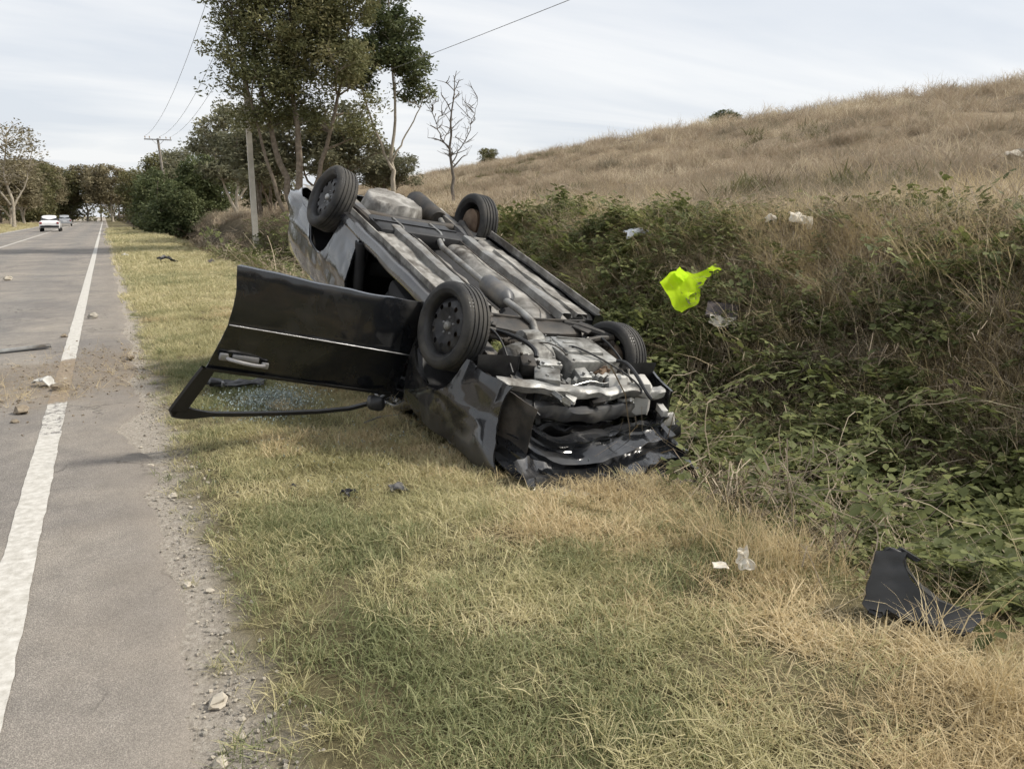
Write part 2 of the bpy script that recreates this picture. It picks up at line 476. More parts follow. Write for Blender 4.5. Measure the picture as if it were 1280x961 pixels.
crack = mth(nt, 'MULTIPLY', ramp(nt, vo.outputs["Distance"], [(.002, (1, 1, 1)), (.011, (0, 0, 0))]), ramp(nt, noise_n(nt, pos, .9, 3), [(.47, (0, 0, 0)), (.56, (.8, .8, .8))]))
base = mixc(nt, crack, base, (.05, .047, .043))
# dusty margin beside the verge
mg = N(nt, "ShaderNodeMapRange"); mg.interpolation_type = 'SMOOTHSTEP'
mg.inputs["From Min"].default_value = -.55; mg.inputs["From Max"].default_value = .25
nt.links.new(mth(nt, 'ADD', sp.outputs["X"], mth(nt, 'MULTIPLY', mth(nt, 'SUBTRACT', noise_n(nt, pos, 2.2, 6, .65), .5), .9)), mg.inputs["Value"])
base = mixc(nt, mth(nt, 'MULTIPLY', mg.outputs[0], .52), base, ramp(nt, fine, [(.3, (.16, .135, .11)), (.7, (.31, .27, .225))]))
dm = dirt_mask(nt, pos)
base = mixc(nt, mth(nt, 'MULTIPLY', dm, .62), base, ramp(nt, noise_n(nt, pos, 34, 5, .7), [(.3, (.10, .075, .05)), (.55, (.20, .155, .105)), (.78, (.36, .29, .20))]))
nt.links.new(base, b.inputs["Base Color"]); b.inputs["Roughness"].default_value = .88; b.inputs["Specular IOR Level"].default_value = .25
bump(nt, b, mth(nt, 'ADD', mth(nt, 'ADD', fine, agg.outputs["Distance"]), mth(nt, 'MULTIPLY', dm, mth(nt, 'ADD', n_ := noise_n(nt, pos, 18, 5), .4))), .45, .008)

ry = axis([(-40, 0, 2), (0, 16, .05), (16, 40, .4), (40, 210, 5)])
jr = np.array([.055 * wob(y, y * .3, 2.9, 1.) + .03 * wob(y, y, 11., 4.) + (.05 * wob(y, 0, 1.1, 2.)) for y in ry])
edge = .13 + np.where(ry < 45, jr, 0) - .16 * np.exp(-((ry - 6.2) / .55) ** 2) - .08 * np.exp(-((ry - 4.6) / .3) ** 2) + .05 * np.exp(-((ry - 3.0) / .5) ** 2)
cols = []
for k, q in enumerate(ry):
    e = edge[k]
    xs = [-8.0, -6.0, -4.0, -2.0, -.9, -.3, e - .12, e - .03, e]
    zs = [.004, .012, .02, .012, .006, .004, .003, -.004, -.03]
    cols.append([(a, q, z) for a, z in zip(xs, zs)])
tag(MB().grid(np.array(cols)).build("road", MAT["asphalt"]), kind="structure")
def road_z(x): return float(np.interp(x, [-8, -6, -4, -2, -.9, -.3, .1], [.004, .012, .02, .012, .006, .004, .003]))

m, nt, b, out = nodes_of("line_paint")
geo = nt.nodes.new("ShaderNodeNewGeometry"); pos = geo.outputs["Position"]
lp = ramp(nt, noise_n(nt, pos, 24, 5, .65), [(.3, (.36, .34, .30)), (.55, (.50, .48, .44)), (.75, (.60, .585, .545))])
wear = mixc(nt, 1., ramp(nt, noise_n(nt, pos, 55, 6, .85), [(.56, (0, 0, 0)), (.64, (.85, .85, .85))]), ramp(nt, noise_n(nt, pos, 3.0, 4, .6), [(.35, (.25, .25, .25)), (.65, (1, 1, 1))]), 'MULTIPLY')
lp = mixc(nt, wear, lp, (.22, .21, .195))
sp = nt.nodes.new("ShaderNodeSeparateXYZ"); nt.links.new(pos, sp.inputs[0])
worn = mth(nt, 'MULTIPLY', mth(nt, 'LESS_THAN', mth(nt, 'ABSOLUTE', mth(nt, 'SUBTRACT', sp.outputs["Y"], 6.9)), .65), ramp(nt, noise_n(nt, pos, 14, 4, .8, 1.), [(.50, (0, 0, 0)), (.56, (1, 1, 1))]))
lp = mixc(nt, worn, lp, (.16, .15, .14))
lp = mixc(nt, ramp(nt, dirt_mask(nt, pos), [(.12, (0, 0, 0)), (.4, (1, 1, 1))]), lp, ramp(nt, noise_n(nt, pos, 34, 5, .7), [(.3, (.12, .09, .06)), (.75, (.34, .27, .19))]))
nt.links.new(lp, b.inputs["Base Color"]); b.inputs["Roughness"].default_value = .8
bump(nt, b, noise_n(nt, pos, 120, 4), .15, .004)
def line_strip(name, x0, x1, y0, y1, label):
    ys = np.concatenate([np.arange(y0, min(y1, 14), .06), np.linspace(max(min(y1, 14), y0), y1, 40)])
    j0 = .006 * np.array([wob(v, v, 9., 1.) for v in ys]); j1 = .006 * np.array([wob(v, v, 11., 2.) for v in ys])
    P = [[(x0 + a, v, road_z(x0) + .004), ((x0 + x1) / 2, v, road_z((x0 + x1) / 2) + .005), (x1 + c_, v, road_z(x1) + .004)] for v, a, c_ in zip(ys, j0, j1)]
    o = MB().grid(np.array(P)).build(name, MAT["line_paint"])
    return tag(o, label, kind="structure")
line_strip("road_marking", -.575, -.435, -6, 200, "solid white edge line on the near side of the road")
line_strip("road_marking", -4.62, -4.50, 10, 200, "solid white centre line of the road")
line_strip("road_marking", -7.75, -7.63, 10, 200, "white edge line on the far side of the road")

# ------------------------------------------------------------------ scattered vegetation
def raw_mesh(name, V, F, tint, mat):
    me = bpy.data.meshes.new(name)
    me.from_pydata(V, [], F)
    a = me.attributes.new("tint", 'FLOAT', 'POINT'); a.data.foreach_set("value", np.asarray(tint, np.float32))
    me.materials.append(MAT[mat]); me.update()
    return me

def tuft(name, mat, n, rad, h0, h1, w, lean, curl, seed, tcen=.5, tspread=.5, flat=0.):
    """a tuft of grass: every blade a narrow bent ribbon"""
    r = random.Random(seed); V = []; F = []; T = []
    for k in range(n):
        a = r.uniform(0, 6.283); d = rad * math.sqrt(r.random())
        bx, by = d * math.cos(a), d * math.sin(a)
        h = r.uniform(h0, h1); ld = r.uniform(0, 6.283); lm = lean * r.uniform(.1, 1.) + (flat if r.random() < .3 else 0)
        dx, dy = math.cos(ld), math.sin(ld); px, py = -dy, dx
        if r.random() < .5: px, py = math.cos(ld + r.uniform(0, 3)), math.sin(ld + r.uniform(0, 3))
        ww = w * r.uniform(.6, 1.3); cu = curl * r.uniform(.2, 1.2)
        b0 = len(V); t = min(1, max(0, r.gauss(tcen, tspread * .5)))
        for s, ws in ((0, 1.), (.4, .85), (.75, .55)):
            off = lm * h * s + cu * h * s * s; z = h * s * (1 - .35 * cu * s) * (1 / math.sqrt(1 + lm * lm))
            for sg in (-1, 1):
                V.append((bx + dx * off + sg * px * ww * ws * .5, by + dy * off + sg * py * ww * ws * .5, z - (.01 if s == 0 else 0)))
        off = lm * h + cu * h; z = h * (1 - .45 * cu) / math.sqrt(1 + lm * lm)
        V.append((bx + dx * off, by + dy * off, z)); T += [t] * 7
        F += [(b0, b0 + 1, b0 + 3, b0 + 2), (b0 + 2, b0 + 3, b0 + 5, b0 + 4), (b0 + 4, b0 + 5, b0 + 6)]
    return raw_mesh(name, V, F, T, mat)

def sprig(name, seed, n_leaf, leaf, length, rise):
    """an arching bramble shoot with leaflets in threes"""
    r = random.Random(seed); V = []; F = []; T = []
    for sh in range(3):
        a0 = r.uniform(0, 6.283); L = length * r.uniform(.6, 1.1); hh = rise * r.uniform(.5, 1.1)
        path = []
        for i in range(9):
            t = i / 8; a = a0 + .5 * t * r.uniform(-1, 1)
            path.append(Vector((math.cos(a) * L * t, math.sin(a) * L * t, hh * (1.9 * t - 1.55 * t * t) + .03)))
        for i in range(8):
            b0 = len(V); w = .003
            for p in (path[i], path[i + 1]):
                V += [(p.x - w, p.y, p.z), (p.x + w, p.y + w, p.z)]
            T += [.9] * 4; F.append((b0, b0 + 1, b0 + 3, b0 + 2))
        for k in range(n_leaf):
            t = r.uniform(.15, 1); p = path[min(8, int(t * 8))] + Vector((r.gauss(0, .04), r.gauss(0, .04), r.gauss(0, .03)))
            yaw = r.uniform(0, 6.283); tl = min(1, max(0, r.gauss(.42, .26)))
            for da in (-1.15, 0, 1.15):
                l = leaf * r.uniform(.65, 1.15) * (1.15 if da == 0 else .9); a = yaw + da
                d = Vector((math.cos(a), math.sin(a), r.uniform(-.45, .25))); s = Vector((-math.sin(a), math.cos(a), r.uniform(-.2, .2)))
                nrm = Vector((r.uniform(-.3, .3), r.uniform(-.3, .3), 1))
                b0 = len(V); q = p + d * l * .12
                V += [q[:], (q + d * l * .35 + s * l * .30 + nrm * l * .10)[:], (q + d * l * .72 + s * l * .26 + nrm * l * .07)[:], (q + d * l)[:],
                      (q + d * l * .72 - s * l * .26 + nrm * l * .07)[:], (q + d * l * .35 - s * l * .30 + nrm * l * .10)[:]]
                T += [tl] * 6; F += [(b0, b0 + 1, b0 + 2, b0 + 3), (b0, b0 + 3, b0 + 4, b0 + 5)]
    return raw_mesh(name, V, F, T, "bramble_leaf")

def tangle(name, seed, n, length, rise, w):
    """dead trailing stems bent over each other"""
    r = random.Random(seed); V = []; F = []; T = []
    for k in range(n):
        a = r.uniform(0, 6.283); L = length * r.uniform(.4, 1.2); hh = rise * r.uniform(.1, 1.2); sx, sy = r.gauss(0, .12), r.gauss(0, .12)
        bend = r.uniform(-1.6, 1.6); ww = w * r.uniform(.5, 1.4); t_ = r.random(); b0 = len(V); pr = None
        x, y = sx, sy; st = L / 6
        for i in range(7):
            t = i / 6; aa = a + bend * t
            z = hh * (2.1 * t - 1.7 * t * t) + .02 + .04 * r.uniform(-1, 1)
            px, py = -math.sin(aa) * ww, math.cos(aa) * ww
            V += [(x - px, y - py, z), (x + px, y + py, z + ww * .6)]; T += [t_, t_]
            x += math.cos(aa) * st; y += math.sin(aa) * st
            if i: F.append((b0 + 2 * i - 2, b0 + 2 * i - 1, b0 + 2 * i + 1, b0 + 2 * i))
    return raw_mesh(name, V, F, T, "dead_stems")

def scatter(name, protos, pts, yaw, tilt, scl, idx, label):
    """one object of kind stuff; the tufts stand on its points"""
    n = len(pts)
    pc = bpy.data.collections.new(name + "_pieces")
    for k, me in enumerate(protos):
        pc.objects.link(bpy.data.objects.new("%s_piece_%02d" % (name, k), me))
    me = bpy.data.meshes.new(name); me.vertices.add(n)
    me.vertices.foreach_set("co", np.asarray(pts, np.float32).ravel())
    rot = np.zeros((n, 3), np.float32); rot[:, 0] = tilt[:, 0]; rot[:, 1] = tilt[:, 1]; rot[:, 2] = yaw
    me.attributes.new("rot", 'FLOAT_VECTOR', 'POINT').data.foreach_set("vector", rot.ravel())
    me.attributes.new("scl", 'FLOAT', 'POINT').data.foreach_set("value", np.asarray(scl, np.float32))
    me.attributes.new("pick", 'INT', 'POINT').data.foreach_set("value", np.asarray(idx, np.int32))
    me.update()
    o = bpy.data.objects.new(name, me); COL.objects.link(o)
    ng = bpy.data.node_groups.new(name + "_scatter", 'GeometryNodeTree')
    ng.interface.new_socket("Geometry", in_out='INPUT', socket_type='NodeSocketGeometry')
    ng.interface.new_socket("Geometry", in_out='OUTPUT', socket_type='NodeSocketGeometry')
    gi = ng.nodes.new("NodeGroupInput"); go = ng.nodes.new("NodeGroupOutput")
    ip = ng.nodes.new("GeometryNodeInstanceOnPoints"); ci = ng.nodes.new("GeometryNodeCollectionInfo")
    ci.inputs["Collection"].default_value = pc; ci.inputs["Separate Children"].default_value = True; ci.inputs["Reset Children"].default_value = True
    def na(attr, ty):
        q = ng.nodes.new("GeometryNodeInputNamedAttribute"); q.data_type = ty; q.inputs["Name"].default_value = attr
        return next(s for s in q.outputs if s.enabled and s.name == "Attribute")
    er = ng.nodes.new("FunctionNodeEulerToRotation")
    L = ng.links
    L.new(gi.outputs[0], ip.inputs["Points"]); L.new(ci.outputs[0], ip.inputs["Instance"])
    ip.inputs["Pick Instance"].default_value = True
    L.new(na("pick", 'INT'), ip.inputs["Instance Index"])
    L.new(na("rot", 'FLOAT_VECTOR'), er.inputs[0]); L.new(er.outputs[0], ip.inputs["Rotation"])
    L.new(na("scl", 'FLOAT'), ip.inputs["Scale"])
    L.new(ip.outputs[0], go.inputs[0])
    md = o.modifiers.new("scatter", 'NODES'); md.node_group = ng
    return tag(o, label, kind="stuff")

def realise(name, protos, pts, yaw, tilt, scl, idx, label):
    """the same as one plain mesh"""
    PV, PL, PT, PA = [], [], [], []
    for me in protos:
        v = np.empty(len(me.vertices) * 3, np.float32); me.vertices.foreach_get("co", v); PV.append(v.reshape(-1, 3))
        l = np.empty(len(me.loops), np.int32); me.loops.foreach_get("vertex_index", l); PL.append(l)
        t = np.empty(len(me.polygons), np.int32); me.polygons.foreach_get("loop_total", t); PT.append(t)
        a = np.empty(len(me.vertices), np.float32); me.attributes["tint"].data.foreach_get("value", a); PA.append(a)
    V, L, T, A = [], [], [], []; base = 0
    for k in range(len(protos)):
        w = np.where(np.asarray(idx) == k)[0]
        if len(w) == 0: continue
        cy, sy = np.cos(yaw[w])[:, None], np.sin(yaw[w])[:, None]
        p = PV[k][None] * np.asarray(scl)[w][:, None, None]
        x = p[..., 0] * cy - p[..., 1] * sy; y = p[..., 0] * sy + p[..., 1] * cy
        z = p[..., 2] + x * tilt[w, 0][:, None] + y * tilt[w, 1][:, None]
        V.append((np.stack([x, y, z], -1) + np.asarray(pts)[w][:, None, :]).reshape(-1, 3))
        nv = len(PV[k]); L.append((PL[k][None] + (base + nv * np.arange(len(w)))[:, None]).ravel()); base += nv * len(w)
        T.append(np.tile(PT[k], len(w))); A.append(np.tile(PA[k], len(w)))
    V = np.concatenate(V).astype(np.float32); L = np.concatenate(L).astype(np.int32); T = np.concatenate(T).astype(np.int32)
    me = bpy.data.meshes.new(name)
    me.vertices.add(len(V)); me.vertices.foreach_set("co", V.ravel())
    me.loops.add(len(L)); me.loops.foreach_set("vertex_index", L)
    me.polygons.add(len(T)); me.polygons.foreach_set("loop_start", np.concatenate([[0], np.cumsum(T)[:-1]]).astype(np.int32))
    try: me.polygons.foreach_set("loop_total", T)
    except Exception: pass
    me.attributes.new("tint", 'FLOAT', 'POINT').data.foreach_set("value", np.concatenate(A).astype(np.float32))
    me.materials.append(protos[0].materials[0]); me.update()
    o = bpy.data.objects.new(name, me); COL.objects.link(o)
    return tag(o, label, kind="stuff")

class Spread:
    def __init__(self): self.p = []; self.t = []; self.s = []; self.i = []
    def add(self, x, y, z, idx, s, lean=.12):
        n = len(x); self.p.append(np.stack([x, y, z], -1)); self.i.append(np.asarray(idx)); self.s.append(np.asarray(s))
        self.t.append(RNG.normal(0, lean, (n, 2)))
    def make(self, name, protos, label, real=False):
        p = np.concatenate(self.p); n = len(p)
        return (realise if real else scatter)(name, protos, p, RNG.uniform(0, 6.283, n), np.concatenate(self.t), np.concatenate(self.s), np.concatenate(self.i), label)

CAM_YAW = R_(27.4)
def in_view(x, y, margin=.14):
    """keeps what could be seen from here or from a few steps aside"""
    xr = x * math.cos(CAM_YAW) - y * math.sin(CAM_YAW); yr = x * math.sin(CAM_YAW) + y * math.cos(CAM_YAW)
    return (yr > -.5) & (np.abs(xr) < (.67 + margin) * (yr + 1.6))

def rnd(x0, x1, y0, y1, per_m2):
    n = int((x1 - x0) * (y1 - y0) * per_m2)
    x = RNG.uniform(x0, x1, n); y = RNG.uniform(y0, y1, n); k = in_view(x, y)
    return x[k], y[k]

CAR_FOOT = (1.75, 3.35, 3.35, 7.6)     # ground pressed under the wreck
def not_under_car(x, y):
    return ~(np.hypot(x - 2.60, y - 1.82) < .27) & ~((x > CAR_FOOT[0] + .15) & (x < CAR_FOOT[1]) & (y > CAR_FOOT[2] + .25) & (y < CAR_FOOT[3]))

# --- mown verge
short = [tuft("g", "grass_mixed", 330, .21, .02, .07, .0034, 1.1, .6, 10 + k, .55, .75, 1.3) for k in range(4)] \
      + [tuft("g", "grass_green", 330, .21, .02, .07, .0036, .9, .6, 20 + k, .48, .75, .9) for k in range(4)] \
      + [tuft("g", "grass_straw", 320, .21, .02, .08, .0033, 1.3, .5, 30 + k, .58, .75, 1.7) for k in range(4)] \
      + [tuft("g", "grass_mixed", 34, .06, .03, .085, .0032, .9, .6, 150 + k, .5, .6, .9) for k in range(3)] \
      + [tuft("g", "grass_green", 34, .06, .03, .085, .0034, .8, .6, 160 + k, .4, .6, .6) for k in range(2)]
far_t = [tuft("g", "grass_mixed", 60, .24, .04, .10, .009, .9, .5, 40 + k, .75, .5) for k in range(3)] \
      + [tuft("g", "grass_green", 60, .24, .04, .10, .009, .9, .5, 50 + k, .75, .5) for k in range(2)]
sp_ = Spread()
def verge_pick(x, y):
    f = .5 + .34 * wob(x, y, .95, .7) + .22 * wob(x, y, 2.7, 2.2) + RNG.normal(0, .13, len(x))
    e = x_edge(y) - x
    straw = f + .55 * smooth(1.35, .2, e) - .10
    green = (.22 + .16 * smooth(1.5, .8, x) + .22 * np.exp(-((x - .95) / .7) ** 2 - ((y - 3.2) / .9) ** 2) + .35 * np.exp(-((x - .9) / .6) ** 2 - ((y - 7.2) / 1.3) ** 2)
             + .12 * np.exp(-((x - 1.0) / .7) ** 2 - ((y - 1.9) / .7) ** 2))
    k = RNG.integers(0, 4, len(x))
    return np.where(straw > .74, 8 + k, np.where(f < green, 4 + k, k))
for (y0, y1, dens, s0) in ((0.4, 5.5, 58, 1.0), (5.5, 9.5, 36, 1.1), (9.5, 14, 22, 1.35)):
    x, y = rnd(.36, 3.9, y0, y1, dens)
    e = x_edge(y) + .35 - x
    bare = x - .44 - .10 * wob(x, y, 2.3, 1.4) - .08 * np.exp(-((y - 2.6) / .8) ** 2)
    thin = (.3 + .7 * smooth(0, .3, bare)) 
    k = (e > 0) & (RNG.random(len(x)) < thin) & not_under_car(x, y) & (bare > 0)
    x, y = x[k], y[k]
    sp_.add(x, y, tz(x, y), verge_pick(x, y), RNG.uniform(.75, 1.2, len(x)) * s0, .10)
x, y = rnd(.14, .62, .6, 14, 150)
k = RNG.random(len(x)) < (.10 + .75 * smooth(.20, .46, x + .10 * wob(x, y, 2.3, 1.4) + .06 * wob(x, y, 6., .4)))
x, y = x[k], y[k]
sp_.add(x, y, tz(x, y), RNG.integers(12, 17, len(x)), RNG.uniform(.5, 1.2, len(x)), .2)
sp_.make("verge_grass", short, "short dry and green grass of the mown roadside verge")
sp_ = Spread()
for (y0, y1, dens, s0) in ((13.5, 24, 46, 1.), (24, 45, 16, 1.5), (45, 100, 5, 2.2)):
    x, y = rnd(.3, 4.4, y0, y1, dens)
    k = (x < x_edge(y) + .4) & (x > .32 + .12 * wob(x, y, 1.5, .3)) ; x, y = x[k], y[k]
    g = (wob(x, y, .35, .9) + RNG.normal(0, .4, len(x))) < -.35
    sp_.add(x, y, tz(x, y), np.where(g, RNG.integers(3, 5, len(x)), RNG.integers(0, 3, len(x))), RNG.uniform(.7, 1.2, len(x)) * s0, .1)
x, y = rnd(-12, -8.3, 25, 150, 2.2)
sp_.add(x, y, tz(x, y), RNG.integers(0, 3, len(x)), RNG.uniform(1.2, 2.6, len(x)), .1)
sp_.make("far_verge_grass", far_t, "pale yellow green grass of the verge running into the distance")

# --- tall dry fringe between verge and ditch, and dry clumps in the ditch
tall = [tuft("g", "grass_straw", 46, .10, .12, .34, .0034, .55, .7, 60 + k, .55, .6) for k in range(4)] \
     + [tuft("g", "grass_straw", 60, .14, .28, .62, .0038, .55, .9, 70 + k, .65, .6) for k in range(3)]
sp_ = Spread()
x, y = rnd(1.5, 4.6, .3, 13, 110)
s = x - x_edge(y)
p = np.exp(-((s - .12) / .30) ** 2) * (.55 + .45 * wob(x, y, 1.9, 1.)) * (.45 + .55 * smooth(4.2, 2.9, y))
k = (RNG.random(len(x)) < p) & not_under_car(x, y); x, y = x[k], y[k]
sp_.add(x, y, tz(x, y), RNG.integers(0, 4, len(x)), RNG.uniform(.55, 1.15, len(x)) * (1 - .6 * (y > 2.75) * (y < 4.2)), .2)
x, y = rnd(2.6, 9.5, .0, 18, 30)
s = x - x_edge(y)
p = smooth(.5, 1.2, s) * (smooth(.0, .7, wob(x, y, .9, 3.3)) * .85 + .12 + 1.4 * np.exp(-((x - 6.1) / .65) ** 2 - ((y - 3.5) / .55) ** 2) + .8 * np.exp(-((x - 7.4) / 1.3) ** 2 - ((y - 6.6) / 1.2) ** 2) + .6 * smooth(5.4, 6.8, x) * smooth(9.5, 7., x) + .7 * np.exp(-((x - 5.0) / .7) ** 2 - ((y - 4.2) / .6) ** 2))
k = RNG.random(len(x)) < p; x, y = x[k], y[k]
sp_.add(x, y, tz(x, y), RNG.integers(4, 7, len(x)), RNG.uniform(.6, 1.15, len(x)), .22)
sp_.make("tall_dry_grass", tall, "tall straw coloured grass fringing the ditch", real=True)

# --- bramble thicket in the ditch
br = [sprig("b", 80 + k, 8, .066, .46, .30) for k in range(6)] + [sprig("b", 90 + k, 8, .085, .8, .5) for k in range(3)]
def cane(name, seed):
    """one long arching bramble cane"""
    r = random.Random(seed); V = []; F = []; T = []
    for c in range(2):
        a = r.uniform(0, 6.283); L = r.uniform(.8, 1.3); hh = r.uniform(.28, .5); bend = r.uniform(-.8, .8); x = y = 0.; path = []
        for i in range(13):
            t = i / 12; path.append(Vector((x, y, hh * (2.3 * t - 2.2 * t * t)))); x += math.cos(a + bend * t) * L / 12; y += math.sin(a + bend * t) * L / 12
        for i in range(12):
            b0 = len(V); w = .0035 * (1 - .6 * i / 12)
            for p in (path[i], path[i + 1]): V += [(p.x - w, p.y - w, p.z), (p.x + w, p.y + w, p.z + w)]
            T += [.95] * 4; F.append((b0, b0 + 1, b0 + 3, b0 + 2))
        for i in range(2, 13):
            for da in (-1.2, 0, 1.2):
                p = path[i]; aa = a + bend * i / 12 + (1.3 if i % 2 else -1.3) + da; l = .075 * r.uniform(.7, 1.25)
                d = Vector((math.cos(aa), math.sin(aa), r.uniform(-.5, .1))); sd_ = Vector((-math.sin(aa), math.cos(aa), r.uniform(-.2, .2))); q = p + d * .03; b0 = len(V); up = Vector((0, 0, .008))
                V += [q[:], (q + d * l * .4 + sd_ * l * .32 + up)[:], (q + d * l)[:], (q + d * l * .4 - sd_ * l * .32 + up)[:]]
                T += [min(1, max(0, r.gauss(.6, .2)))] * 4; F += [(b0, b0 + 1, b0 + 2, b0 + 3)]
    return raw_mesh(name, V, F, T, "bramble_leaf")
br += [cane("b", 95 + k) for k in range(3)]
dead = [tangle("d", 100 + k, 20, .55, .26, .0022) for k in range(5)] + [tangle("d", 110 + k, 16, 1.0, .45, .004) for k in range(2)]
sp_ = Spread(); sd = Spread()
def bramble_field(x, y):
    return (.55 + .45 * wob(x, y, .85, .2) + .25 * wob(x, y, 2.1, 5.) - .9 * np.exp(-((x - 6.1) / .6) ** 2 - ((y - 3.5) / .5) ** 2)
            - .45 * np.exp(-((x - 3.5) / .45) ** 2 - ((y - 3.9) / .8) ** 2) - 1.0 * smooth(6.1, 7.7, x + .8 * wob(x, y, .9, 4.) - .8 * smooth(8, 11, y)))
for (y0, y1, dens, s0) in ((0., 9, 66, 1.0), (9, 15, 34, 1.25)):
    x, y = rnd(2.6, 9.0, y0, y1, dens)
    s = x - x_edge(y); f = bramble_field(x, y)
    k = (RNG.random(len(x)) < smooth(.35, 1.0, s) * np.clip(.48 + .8 * f, .08, 1)) & not_under_car(x, y)
    mound = .20 * smooth(-.2, .9, wob(x, y, 1.7, 7.)) * (f > .3)
    sp_.add(x[k], y[k], tz(x[k], y[k]) + (mound + RNG.uniform(.02, .2, len(x)))[k], np.where((RNG.random(k.sum()) < .10) & (x[k] < 5.8), RNG.integers(9, 12, k.sum()), RNG.integers(0, 6, k.sum())), RNG.uniform(.5, 1.3, k.sum()) * s0, .25)
    x, y = rnd(2.6, 9.0, y0, y1, dens * .8)
    s = x - x_edge(y); f = bramble_field(x, y)
    k = (RNG.random(len(x)) < smooth(.3, 1.0, s) * np.clip(.85 - .6 * f, .12, 1) * (1 - .8 * smooth(5.6, 7.4, x))) & not_under_car(x, y)
    sd.add(x[k], y[k], tz(x[k], y[k]) + RNG.uniform(0, .14, k.sum()), RNG.integers(0, 5, k.sum()), RNG.uniform(.6, 1.3, k.sum()) * s0, .3)
x, y = rnd(3.2, 9.0, 15, 42, 12)
s = x - x_edge(y); k = (s > .5) & (s < 3.6) & (RNG.random(len(x)) < .5 + .5 * wob(x, y, .5, 1.))
sp_.add(x[k], y[k], tz(x[k], y[k]), RNG.integers(6, 9, k.sum()), RNG.uniform(.9, 1.7, k.sum()), .25)
x, y = rnd(3.2, 9.0, 15, 42, 5)
s = x - x_edge(y); k = (s > .3)
sd.add(x[k], y[k], tz(x[k], y[k]), RNG.integers(5, 7, k.sum()), RNG.uniform(.9, 1.6, k.sum()), .25)
sp_.make("bramble_thicket", br, "dense green bramble covering the ditch and its far bank", real=True)
sd.make("dead_stem_tangle", dead, "brown dead stems tangled through the ditch", real=True)

# --- dry hillside
hill = [tuft("h", "grass_hill", 64, .26, .22, .66, .006, .6, .9, 120 + k, .2 + .2 * k, .5) for k in range(4)] \
     + [tuft("h", "grass_hill", 64, .55, .35, .85, .016, .55, .8, 130 + k, .2 + .2 * k, .5) for k in range(4)] \
     + [tuft("h", "grass_straw", 54, .26, .3, .7, .006, .6, .8, 140 + k, .6, .6) for k in range(2)] \
     + [tuft("h", "dead_stems", 60, .34, .3, .8, .008, .5, .6, 170 + k, .4, .6) for k in range(2)] + [tuft("h", "leaf_olive", 110, .5, .15, .5, .030, .8, .5, 175 + k, .6, .6) for k in range(2)]
sp_ = Spread()
x, y = rnd(4.9, 17, 1, 26, 13)
k = RNG.random(len(x)) < smooth(4.9, 7.0, x + .9 * wob(x, y, 1.0, 2.)) * (.6 + .5 * wob(x, y, 1.7, 3.3)); x, y = x[k], y[k]
weed = smooth(.35, .8, wob(x, y, .42, 8.1)) * .5
pick = np.where((wob(x, y, .6, 1.9) + RNG.normal(0, .5, len(x))) > .75, RNG.integers(8, 10, len(x)), RNG.integers(0, 4, len(x)))
pick = np.where(RNG.random(len(x)) < weed, RNG.integers(10, 14, len(x)), pick)
sp_.add(x, y, tz(x, y), pick, RNG.uniform(.55, 1.35, len(x)), .26)
for (x0, x1, y0, y1, dens, s0) in ((17, 32, 3, 60, 4.2, .75), (6, 17, 26, 70, 3.0, .75), (32, 66, 8, 120, 2.0, 1.0)):
    x, y = rnd(x0, x1, y0, y1, dens)
    k = RNG.random(len(x)) < .55 + .6 * wob(x, y, .8, .5); x, y = x[k], y[k]
    weed = smooth(.3, .8, wob(x, y, .21, 8.1)) * .5
    sp_.add(x, y, tz(x, y), np.where(RNG.random(len(x)) < weed, RNG.integers(10, 14, len(x)), RNG.integers(4, 8, len(x))), RNG.uniform(.5, 1.4, len(x)) * s0, .25)
sp_.make("hillside_dry_grass", hill, "dry brown and straw grass covering the hillside")

# ------------------------------------------------------------------ trees
def bez(a, b, c, d, n):
    t = np.linspace(0, 1, n)[:, None]
    return (1 - t) ** 3 * a + 3 * (1 - t) ** 2 * t * b + 3 * (1 - t) * t * t * c + t ** 3 * d

def leaf_cloud(name, centers, spread, n_per, size, aspect, mat, rng, parent, flat=.7, tdrift=.25, droop=0.):
    C = np.repeat(centers, n_per, axis=0); n = len(C)
    sp = np.repeat(spread, n_per) if np.ndim(spread) else np.full(n, spread)
    off = rng.normal(0, 1, (n, 3)); off /= np.maximum(1, np.linalg.norm(off, axis=1, keepdims=True) / 1.9)
    off[:, 2] *= flat
    P = C + off * sp[:, None] * .62
    P[:, 2] -= droop * rng.random(n)
    d = rng.normal(0, 1, (n, 3)); d[:, 2] *= .55; d /= np.linalg.norm(d, axis=1, keepdims=True)
    q = rng.normal(0, 1, (n, 3)); s = np.cross(d, q); s /= np.linalg.norm(s, axis=1, keepdims=True) + 1e-9
    l = size * rng.uniform(.6, 1.35, n)[:, None]
    V = np.empty((n, 4, 3)); w = l * aspect * .5
    V[:, 0] = P - d * l * .5; V[:, 1] = P + s * w; V[:, 2] = P + d * l * .5; V[:, 3] = P - s * w
    tc = np.repeat(np.clip(rng.normal(.5, tdrift, len(centers)), 0, 1), n_per)
    T = np.clip(tc + rng.normal(0, .14, n), 0, 1)
    me = bpy.data.meshes.new(name)
    me.vertices.add(n * 4); me.vertices.foreach_set("co", V.astype(np.float32).ravel())
    me.loops.add(n * 4); me.loops.foreach_set("vertex_index", np.arange(n * 4, dtype=np.int32))
    me.polygons.add(n); me.polygons.foreach_set("loop_start", np.arange(0, n * 4, 4, dtype=np.int32))
    try: me.polygons.foreach_set("loop_total", np.full(n, 4, dtype=np.int32))
    except Exception: pass
    me.attributes.new("tint", 'FLOAT', 'POINT').data.foreach_set("value", np.repeat(T, 4).astype(np.float32))
    me.materials.append(MAT[mat]); me.update(); me.validate()
    o = bpy.data.objects.new(name, me); COL.objects.link(o); o.parent = parent
    return o

